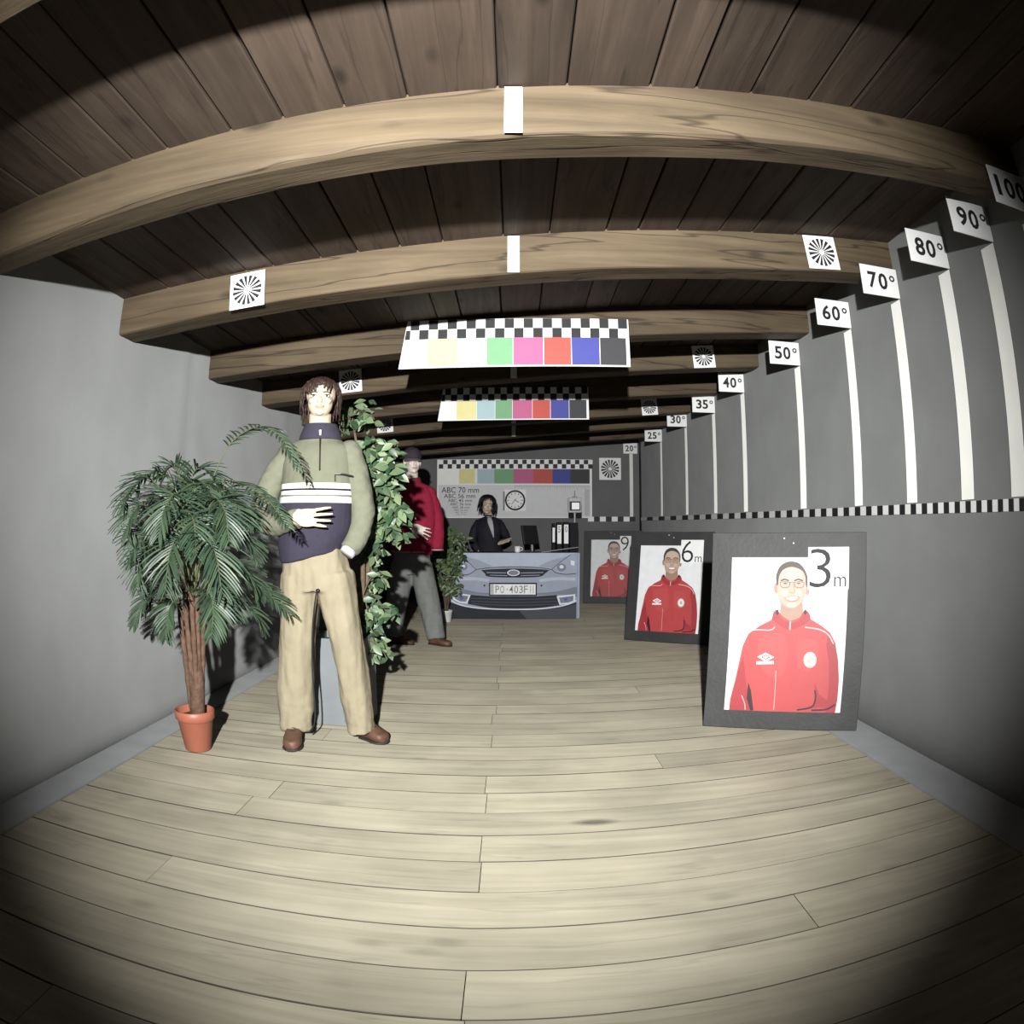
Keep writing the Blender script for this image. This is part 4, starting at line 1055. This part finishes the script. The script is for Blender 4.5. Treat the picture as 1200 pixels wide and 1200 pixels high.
# ---------------------------------------------------------------- mannequin at the desk
Y3 = 8.80
m3 = thing('mannequin', 'dark haired mannequin in black suit standing behind the car desk', 'mannequin', (-.27, Y3, 0))
def q3(x, y, o=0): return P(x, y, Y3 + o)
R3 = Matrix.Rotation(radians(10), 3, 'Z') @ Matrix.Rotation(radians(8), 3, 'Y')
hc = q3(571, 592.5)
body = MB(); head_geo(body, hc, R3, 1.02, False)
body.loft([q3(573, 608, .03), q3(572.5, 603, .02), q3(571.5, 598, .01)], [(.07, .055), (.048, .048), (.047, .05)], 14, steps=3)
body.loft([q3(573, 607, .03), q3(573, 611, .03), q3(573, 625, 0), q3(573, 640, 0)], [(.055, .05), (.12, .06), (.13, .08), (.12, .09)], 16, steps=3)
wr = q3(586, 636.5, -.20)
body.loft([q3(584, 615, .03), q3(592.5, 630, -.03), wr], [.030, .034, .025], 10, steps=4)
hand_geo(body, wr, q3(600, 631, -.27), Vector((-.2, -.6, .8)), .95, -1, .12, .08)
wr_b = q3(562, 646, -.05)
body.loft([q3(562, 615, .03), q3(555, 632, .0), wr_b], [.030, .034, .025], 10, steps=4)
hand_geo(body, wr_b, q3(566, 652, -.12), Vector((0, -.6, .8)), .95, 1, .15, .05)
for k in (-1, 1):
    body.loft([Vector((-.27 + .085 * k, Y3, .72)), Vector((-.27 + .08 * k, Y3, .38)), Vector((-.27 + .075 * k, Y3 + .02, .06))], [.075, .052, .036], 12, steps=4)
fuse(body, 'body', 'skin_pale', m3, .0065, 3, .45)
face_parts(m3, hc, R3, 1.02)
hair_geo(m3, hc, R3, 'hair_black', 1.04, 240, .16, .03, 1.5, 11)
jk = MB()
hp = Vector((-.27, Y3, .66))
jk.loft([q3(573, 605.5, .03), q3(573, 607, .03), q3(573, 611, .03), q3(573, 620, .0), q3(573, 632, .0), q3(573.5, 645, .0), hp], [(.06, .05), (.11, .07), (.17, .085), (.175, .11), (.15, .11), (.165, .12), (.17, .12)], 22, steps=4)
fuse(jk, 'jacket', 'black_suit', m3, .010, 4, .5, cloth_fn(.005, 6, (10, 10, 6)))
sleeve(m3, [q3(560, 613, .03), q3(556, 622, .01), q3(554, 634, -.0), q3(561, 645, -.05)], [.048, .056, .054, .045], 'black_suit', seed=3, vox=.01)
sleeve(m3, [q3(586, 613, .03), q3(590, 622, .0), q3(593.5, 631, -.05), q3(587, 636.5, -.15)], [.048, .054, .052, .040], 'black_suit', seed=6, vox=.01)
MB().loft([q3(573, 606.5, -.03), q3(574.5, 612, -.085), q3(577, 622, -.118), q3(578.5, 630, -.118)], [(.026, .010), (.034, .012), (.020, .010), (.004, .006)], 12, steps=4).build('blouse', 'shirt', m3, smooth=True)
MB().loft([q3(572.5, 604, .018), q3(572.5, 605.8, .016)], [(.050, .052)] * 2, 18).build('neckband', 'black_suit', m3, smooth=True)
tr = MB()
tr.loft([Vector((-.27, Y3, .74)), Vector((-.27, Y3, .60))], [(.15, .11), (.16, .115)], 18)
for k in (-1, 1): tr.loft([Vector((-.27 + .08 * k, Y3, .66)), Vector((-.27 + .08 * k, Y3, .35)), Vector((-.27 + .075 * k, Y3, .06))], [(.085, .10), (.068, .075), (.066, .075)], 16, steps=3)
fuse(tr, 'trousers', 'black_suit', m3, .012, 3, .5)
for k in (-1, 1): shoe(m3, (-.27 + .075 * k, Y3 + .06, 0), (-.27 + .085 * k, Y3 - .16, 0), 'cap_dark', .042)

# ================================================================== PLANTS
def leafmat(name, col, col2, rough=.35, spec=.5):
    m, nt, b = newmat(name); N = nt.nodes; L = nt.links
    b.inputs['Roughness'].default_value = rough; b.inputs['Specular IOR Level'].default_value = spec
    g_ = N.new('ShaderNodeNewGeometry'); oi = N.new('ShaderNodeObjectInfo')
    ad = N.new('ShaderNodeMath'); ad.operation = 'ADD'; L.new(g_.outputs['Random Per Island'], ad.inputs[0]); L.new(oi.outputs['Random'], ad.inputs[1])
    fr_ = N.new('ShaderNodeMath'); fr_.operation = 'FRACT'; L.new(ad.outputs[0], fr_.inputs[0])
    mx = N.new('ShaderNodeMix'); mx.data_type = 'RGBA'
    pw = N.new('ShaderNodeMath'); pw.operation = 'POWER'; pw.inputs[1].default_value = 1.8; L.new(fr_.outputs[0], pw.inputs[0]); L.new(pw.outputs[0], mx.inputs['Factor']); mx.inputs[6].default_value = (*col, 1); mx.inputs[7].default_value = (*col2, 1)
    tc = N.new('ShaderNodeTexCoord'); nz = N.new('ShaderNodeTexNoise'); nz.inputs['Scale'].default_value = 30; L.new(tc.outputs['Object'], nz.inputs['Vector'])
    r2 = N.new('ShaderNodeMapRange'); r2.inputs['To Min'].default_value = .75; r2.inputs['To Max'].default_value = 1.25; L.new(nz.outputs['Fac'], r2.inputs['Value'])
    vm = N.new('ShaderNodeVectorMath'); vm.operation = 'SCALE'; L.new(mx.outputs[2], vm.inputs[0]); L.new(r2.outputs['Result'], vm.inputs['Scale'])
    L.new(vm.outputs['Vector'], b.inputs['Base Color'])
leafmat('palm_leaf', (.026, .050, .030), (.060, .092, .050), .46, .4)
leafmat('ficus_leaf', (.026, .058, .028), (.19, .25, .135), .42)
leafmat('small_leaf', (.050, .085, .035), (.13, .18, .075), .45)
mat('terracotta', (.34, .115, .072), .45, .06, 10, .05, 40, spec=.4)
mat('palm_bark', (.105, .060, .040), .85, .35, 30, .6, 60)
mat('palm_stem', (.10, .11, .05), .6, .2, 20)
mat('soil', (.05, .035, .025), .95, .3, 40, .6, 60)
mat('bark', (.10, .075, .05), .85, .3, 20, .4, 60)
mat('pot_white', (.66, .66, .64), .45, .04)
mat('planter_grey', (.165, .175, .185), .75, .08, 6)

# potted palm
YP = 2.80
pb = Vector((-1.490, YP, 0))
pa = thing('potted_palm', 'bushy artificial palm in a terracotta pot by the left wall', 'potted palm', pb)
MB().lathe(pb, [(.001, .001), (.062, .001), (.066, .006), (.088, .150), (.090, .152), (.098, .160), (.101, .200), (.097, .203), (.092, .200), (.088, .165), (.001, .160)], 32).build('pot', 'terracotta', pa, smooth=True)
MB().lathe(pb, [(.001, .16), (.086, .165), (.05, .178), (.001, .18)], 20).build('soil', 'soil', pa, smooth=True)
rnd = random.Random(21)
def pp(x, y, o=0): return P(x, y, YP + o)
for i, (xb, xt, yt, o) in enumerate(((228, 209, 700, .0), (230, 216, 690, -.02), (233, 224, 690, -.025), (235, 231, 700, .0), (231, 220, 680, .035), (236, 238, 712, .02))):
    a = pp(xb, 852, o * .6); a.z = .165
    mpt = pp((xb * .5 + xt * .5) + rnd.uniform(-1, 1), 775, o)
    ring = spline([a, mpt, pp(xt, yt, o)], 9)
    MB().loft(ring, [.0155 - .005 * k / 18 + .0025 * (k % 3 == 0) for k in range(len(ring))], 9).build('stem', 'palm_bark', pa, smooth=True)
a = pp(232, 840, 0); a.z = .17
MB().loft([a, pp(231, 800), pp(228, 765)], [(.036, .034), (.038, .036), (.030, .028)], 14, steps=4).build('fibre_sheath', 'palm_bark', pa, smooth=True)
def frond(pts, start=.22, ln=.125, n=24, droop=.45, name='frond'):
    q = spline([pp(*p) for p in pts], 12); N_ = len(q) - 1
    mb = MB(); mb.loft(q, [.0042 * (1 - .75 * i / N_) for i in range(N_ + 1)], 5, mi=1)
    up = Vector((0, 0, 1))
    # side axis: across the frond, kept roughly level
    for k in range(n):
        f = start + (1 - start) * k / (n - 1); x = f * N_; i = min(N_ - 1, int(x)); p = q[i].lerp(q[i + 1], x - i)
        t_ = (q[i + 1] - q[max(0, i - 1)]).normalized()
        sd = t_.cross(up)
        if sd.length < .2: sd = t_.cross(Vector((0, 1, 0)))
        sd.normalize(); nr = sd.cross(t_).normalized()
        u = (f - start) / (1 - start)
        L_ = ln * (.45 + .75 * sin(pi * min(1, .18 + u * .82)) ** .8) * rnd.uniform(.88, 1.1)
        for s_ in (-1, 1):
            d0 = (t_ * (.62 + .35 * u) + sd * s_ * .85 + nr * .28 + Vector((rnd.uniform(-.1, .1), rnd.uniform(-.1, .1), rnd.uniform(-.1, .1)))).normalized()
            wv = (.0058 + .0024 * sin(pi * u)); c0 = p; lf = []; d = d0
            wdir = d0.cross(nr).normalized()
            for j in range(5):
                g2 = j / 4; ww = wv * (.45 + 1.0 * sin(pi * min(1, .12 + g2 * .80))) * (1 if j < 4 else .05)
                lf.append((c0 + wdir * ww * .5 + nr * .002, c0 - nr * .0012, c0 - wdir * ww * .5 + nr * .002))
                d = (d + Vector((0, 0, -1)) * droop * .30).normalized(); c0 = c0 + d * L_ / 4
            vs = [v for r_ in lf for v in r_]
            mb.add(vs, [(3 * j + e, 3 * j + e + 1, 3 * j + e + 4, 3 * j + e + 3) for j in range(4) for e in (0, 1)])
    return mb.build(name, ['palm_leaf', 'palm_stem'], pa)
FR = [
 ([(216, 690), (205, 610, -.1), (178, 562, -.22), (152, 576, -.32), (146, 598, -.34)], dict()),
 ([(216, 690, -.03), (196, 625, -.12), (170, 592, -.26), (153, 606, -.34), (149, 628, -.36)], dict()),
 ([(220, 680), (212, 590, -.05), (190, 556, -.1), (168, 560, -.2), (160, 575, -.24)], dict()),
 ([(222, 680, .03), (222, 590, .05), (228, 552, .04), (248, 555, .02), (262, 575)], dict()),
 ([(222, 680, .04), (216, 585, .06), (205, 548, .02), (188, 558, -.05)], dict()),
 ([(226, 680), (246, 600, -.02), (262, 575, -.05), (284, 590, -.08), (296, 615, -.1)], dict()),
 ([(222, 680, -.05), (214, 610, -.16), (205, 580, -.25), (192, 598, -.33), (186, 628, -.36)], dict(ln=.14)),
 ([(228, 680, -.05), (240, 610, -.16), (252, 586, -.24), (264, 600, -.3), (268, 632, -.33)], dict(ln=.14)),
 ([(225, 680, -.05), (222, 630, -.18), (224, 605, -.26), (228, 618, -.33), (230, 650, -.36)], dict(ln=.13)),
 ([(228, 690), (250, 640, -.05), (270, 622, -.1), (288, 632, -.12), (298, 652, -.12)], dict()),
 ([(216, 700), (196, 655, -.05), (176, 642, -.12), (164, 660, -.2), (160, 690, -.22)], dict()),
 ([(214, 695), (190, 640, -.1), (172, 622, -.22), (160, 634, -.3), (155, 655, -.32)], dict()),
 ([(220, 690, -.05), (212, 650, -.2), (206, 632, -.28), (198, 654, -.34), (194, 690, -.36)], dict(ln=.15)),
 ([(228, 690, -.05), (236, 650, -.2), (244, 632, -.28), (254, 654, -.34), (260, 694, -.36)], dict(ln=.15)),
 ([(214, 715), (196, 696, -.04), (180, 695, -.1), (167, 710, -.16), (158, 732, -.2)], dict(ln=.10)),
 ([(216, 722), (206, 706, -.1), (200, 710, -.14), (196, 728, -.17), (194, 748, -.18)], dict(ln=.10)),
 ([(230, 715, -.04), (238, 694, -.16), (246, 695, -.22), (250, 716, -.25), (248, 745, -.26)], dict(ln=.12)),
 ([(236, 710, .02), (262, 690, .05), (288, 684, .05), (312, 694, .03), (334, 716, .0)], dict(ln=.13)),
 ([(236, 715, .02), (256, 704, .08), (276, 702, .1), (296, 716, .1), (308, 738, .1)], dict(ln=.11)),
 ([(232, 700), (254, 668, -.06), (274, 662, -.08), (292, 676, -.08), (302, 700, -.08)], dict()),
 ([(232, 690, .0), (240, 600, -.02), (256, 570, -.05), (284, 567, -.12), (315, 588, -.25), (338, 618, -.33)], dict(start=.47, ln=.075, n=24)),
 ([(230, 690, .02), (238, 600, .0), (256, 545, -.04), (276, 514, -.08), (306, 500, -.18), (332, 516, -.26), (348, 548, -.30)], dict(start=.44, ln=.075, n=24)),
 ([(222, 690, .06), (206, 630, .08), (190, 600, .06), (176, 612, .0)], dict()),
 ([(226, 690, .06), (244, 630, .1), (262, 602, .12), (280, 612, .1)], dict()),
 ([(224, 690, .0), (224, 620, .02), (224, 580, .0), (236, 566, -.06), (250, 582, -.1)], dict()),
 ([(224, 700, .02), (205, 670, .0), (190, 668, -.05), (180, 690, -.08), (176, 715, -.08)], dict()),
 ([(228, 700, .04), (246, 672, .05), (262, 676, .02), (272, 700, .0), (276, 722, .0)], dict()),
]
for pts, kw in FR: frond([p if len(p) == 3 else (p[0], p[1], 0) for p in pts], **kw)

# ---- leafy plants
def leaf_mesh(L_, W_):
    vs = []; R = []
    for f, w_ in ((0, .06), (.15, .55), (.38, 1.0), (.62, .85), (.84, .42), (1, .02)):
        z = -.10 * L_ * f * f
        vs += [(-w_ * W_ / 2, L_ * f, z + .12 * W_ * w_), (0, L_ * f, z), (w_ * W_ / 2, L_ * f, z + .12 * W_ * w_)]
    fs = [(3 * j + e, 3 * j + e + 1, 3 * j + e + 4, 3 * j + e + 3) for j in range(5) for e in (0, 1)]
    return vs, fs
def leaf_rot(rnd_, face=.7):
    """leaf axis hangs down and outwards, blade turned towards the open side of the room"""
    a = rnd_.uniform(0, 2 * pi)
    d = Vector((cos(a) * .8, -abs(sin(a)) * .5, rnd_.uniform(-1.0, .15))).normalized()
    nn = Vector((rnd_.uniform(-.7, .7), -face, rnd_.uniform(-.1, .9))); nn = (nn - d * nn.dot(d)).normalized()
    return Matrix((d.cross(nn), d, nn)).transposed()
YQ = 3.55
fb_ = Vector((-.915, YQ, 0))
fi = thing('ficus_tree', 'tall leafy artificial ficus in a grey box behind the striped mannequin', 'ficus tree', fb_)
def pf(x, y, o=0): return P(x, y, YQ + o)
pk = MB()
for (cx_, cy_, sx_, sy_) in ((-.915, 3.405, .29, .012), (-.915, 3.683, .29, .012), (-1.054, 3.544, .012, .266), (-.776, 3.544, .012, .266)):
    MB().cbox((cx_, cy_, .24), (sx_, sy_, .476), .002).build('planter_side', 'planter_grey', fi)
MB().box((-.915, 3.544, .43), (.266, .266, .02)).build('soil', 'soil', fi)
TR = [[Vector((-.90, YQ, .42)), pf(424, 700), pf(424, 620, .02), pf(420, 540, .02), pf(413, 490, .0)],
      [Vector((-.93, YQ + .04, .42)), pf(428, 690, .06), pf(436, 600, .05), pf(442, 545, .0)]]
for k in TR: MB().loft(k, [.016, .014, .012, .009, .005][:len(k)], 9, steps=6).build('trunk', 'bark', fi, smooth=True)
CL = [((408, 488), (17, 12), 26, .0, 'd'), ((398, 500), (10, 10), 10, .0, 'd'), ((432, 482), (8, 14), 9, -.1, 'l'), ((445, 528), (22, 14), 36, -.12, 'l'), ((444, 553), (22, 18), 62, -.14, 'l'), ((452, 575), (16, 10), 14, -.14, 'l'), ((459, 600), (22, 11), 40, -.15, 'l'),
      ((452, 622), (22, 14), 34, -.12, 'l'), ((436, 640), (14, 20), 18, -.02, 'd'), ((446, 676), (6, 9), 6, -.05, 'l'), ((430, 690), (12, 30), 12, .05, 'd'),
      ((452, 716), (15, 8), 18, -.08, 'l'), ((434, 734), (12, 22), 14, -.0, 'd'), ((446, 760), (13, 12), 18, -.08, 'l'), ((430, 520), (8, 30), 14, .05, 'd')]
def br(path, r0=.005): MB().loft(path, [r0 * (1 - .6 * i / (len(path) - 1)) for i in range(len(path))], 6, steps=5).build('branch', 'bark', fi, smooth=True)
for (c, r, n, o, kd) in CL:
    root_ = min(TR[0] + TR[1], key=lambda p: (p - pf(c[0], c[1], o)).length)
    e_ = pf(c[0], c[1], o); br([root_, root_.lerp(e_, .5) + Vector((0, 0, .05)), e_, e_ + Vector((.04, -.03, -.05))])
lv, lf_ = leaf_mesh(.068, .037)
lme = bpy.data.meshes.new('leaf'); lme.from_pydata([tuple(v) for v in lv], [], lf_); lme.materials.append(MAT['ficus_leaf']); lme.polygons.foreach_set('use_smooth', [True] * len(lf_))
rnd = random.Random(5)
nl = 0
for (c, r, n, o, kd) in CL:
    for k in range(n):
        if nl >= 300: break
        while True:
            u, v = rnd.uniform(-1, 1), rnd.uniform(-1, 1)
            if u * u + v * v < 1: break
        p = pf(c[0] + u * r[0], c[1] + v * r[1], o + rnd.uniform(-.07, .10))
        lo = bpy.data.objects.new('leaf', lme); C.objects.link(lo); lo.parent = fi
        M_ = leaf_rot(rnd).to_4x4(); sc_ = rnd.uniform(.75, 1.2)
        lo.matrix_local = Matrix.Translation(p - fb_) @ M_ @ Matrix.Scale(sc_, 4)
        nl += 1
# darker inner foliage too dense to count
ms = MB()
for (c, r, n, o, kd) in CL:
    for k in range(int(n * 1.6)):
        p = pf(c[0] + rnd.uniform(-1, 1) * r[0] * .95, c[1] + rnd.uniform(-1, 1) * r[1] * .95, o + rnd.uniform(.04, .22))
        M_ = leaf_rot(rnd); s_ = rnd.uniform(.7, 1.1)
        ms.add([p + M_ @ (Vector(v) * s_) for v in lv], lf_)
for k in range(60):
    p = pf(rnd.uniform(424, 444), rnd.uniform(640, 745), rnd.uniform(.05, .2)); M_ = leaf_rot(rnd); ms.add([p + M_ @ (Vector(v) * .9) for v in lv], lf_)
ms.build('inner_foliage', 'ficus_leaf', fi, smooth=True)['kind'] = 'stuff'

YS = 7.62
sb_ = Vector((P(523, 728, YS).x, YS, 0))
sf = thing('potted_plant', 'slim small-leaved plant in a white pot beside the car picture', 'potted plant', sb_)
MB().lathe(sb_, [(.001, .001), (.052, .001), (.056, .006), (.070, .115), (.074, .118), (.074, .135), (.066, .135), (.064, .11), (.001, .105)], 24).build('pot', 'pot_white', sf, smooth=True)
MB().lathe(sb_, [(.001, .105), (.064, .11), (.001, .115)], 16).build('soil', 'soil', sf)
rnd = random.Random(9)
def ps(x, y, o=0): return P(x, y, YS + o)
for (xa, ya, xb, yb, o) in ((519, 690, 514, 650, 0), (522, 680, 520, 630, .05), (525, 685, 528, 620, 0), (527, 690, 538, 640, -.05), (521, 695, 512, 672, -.06), (526, 690, 534, 625, .08), (528, 698, 545, 632, 0)):
    a = sb_ + Vector((rnd.uniform(-.02, .02), rnd.uniform(-.02, .02), .11))
    MB().loft([a, ps(xa, ya, o * .5), ps(xb, yb, o)], [.009, .006, .003], 6, steps=5).build('stem', 'bark', sf, smooth=True)
lv2, lf2 = leaf_mesh(.066, .028); ms = MB()
for (c, r, n) in (((526, 632), (10, 15), 90), ((540, 634), (8, 10), 40), ((520, 655), (10, 14), 90), ((530, 662), (11, 16), 110), ((516, 680), (8, 10), 50), ((530, 690), (10, 9), 45), ((541, 650), (6, 8), 16)):
    for k in range(n):
        while True:
            u, v = rnd.uniform(-1, 1), rnd.uniform(-1, 1)
            if u * u + v * v < 1: break
        p = ps(c[0] + u * r[0], c[1] + v * r[1], rnd.uniform(-.12, .12)); M_ = leaf_rot(rnd); s_ = rnd.uniform(.7, 1.15)
        ms.add([p + M_ @ (Vector(v_) * s_) for v_ in lv2], lf2)
ms.build('foliage', 'small_leaf', sf, smooth=True)['kind'] = 'stuff'

# printed shapes belong to the sheet that carries them
SUB = {'angle_sign': ('plate', ('digit', 'degree_ring')), 'portrait_board': None, 'reception_desk': ('front_panel', None), 'colour_chart': ('board', ('checker_rows', 'colour_patch')),
       'wall_chart': ('board', ('checker_rows', 'colour_patch', 'grey_field', 'lettering', 'fine_lines')), 'wall_clock': ('dial', ('hour_mark', 'hand')), 'star_target': ('paper_card', ('star_print',)),
       'ring_binder': ('spine_label', ('spine_number',))}
base = lambda o: o.name.split('.')[0]
for root in [o for o in sc.objects if o.parent is None and base(o) in SUB]:
    ch = list(root.children); b_ = base(root); by = {}
    for o in ch: by.setdefault(base(o), o)
    for o in ch:
        n_ = base(o)
        if b_ == 'portrait_board':
            if n_ in ('board', 'print_sheet', 'number_card', 'nail'): continue
            o.parent = by['number_card'] if n_ in ('digit', 'letter') else by['print_sheet']
        elif b_ == 'reception_desk':
            if n_ not in ('desk_top', 'side_panel', 'modesty_panel', 'front_panel', 'edge_strip'): o.parent = by['front_panel']
        elif n_ in SUB[b_][1] and SUB[b_][0] in by: o.parent = by[SUB[b_][0]]
for root in [o for o in sc.objects if o.parent is None and base(o) == 'mannequin']:
    b_ = next(o for o in root.children if base(o) == 'body')
    for o in list(root.children):
        if base(o) in ('eye_white', 'iris', 'eyebrow', 'eyelash', 'lips'): o.parent = b_
        elif base(o) in ('zip', 'zip_pull', 'pocket_edge', 'pocket_seam'):
            o.parent = next(p for p in root.children if base(p) in ('sweater', 'fleece'))
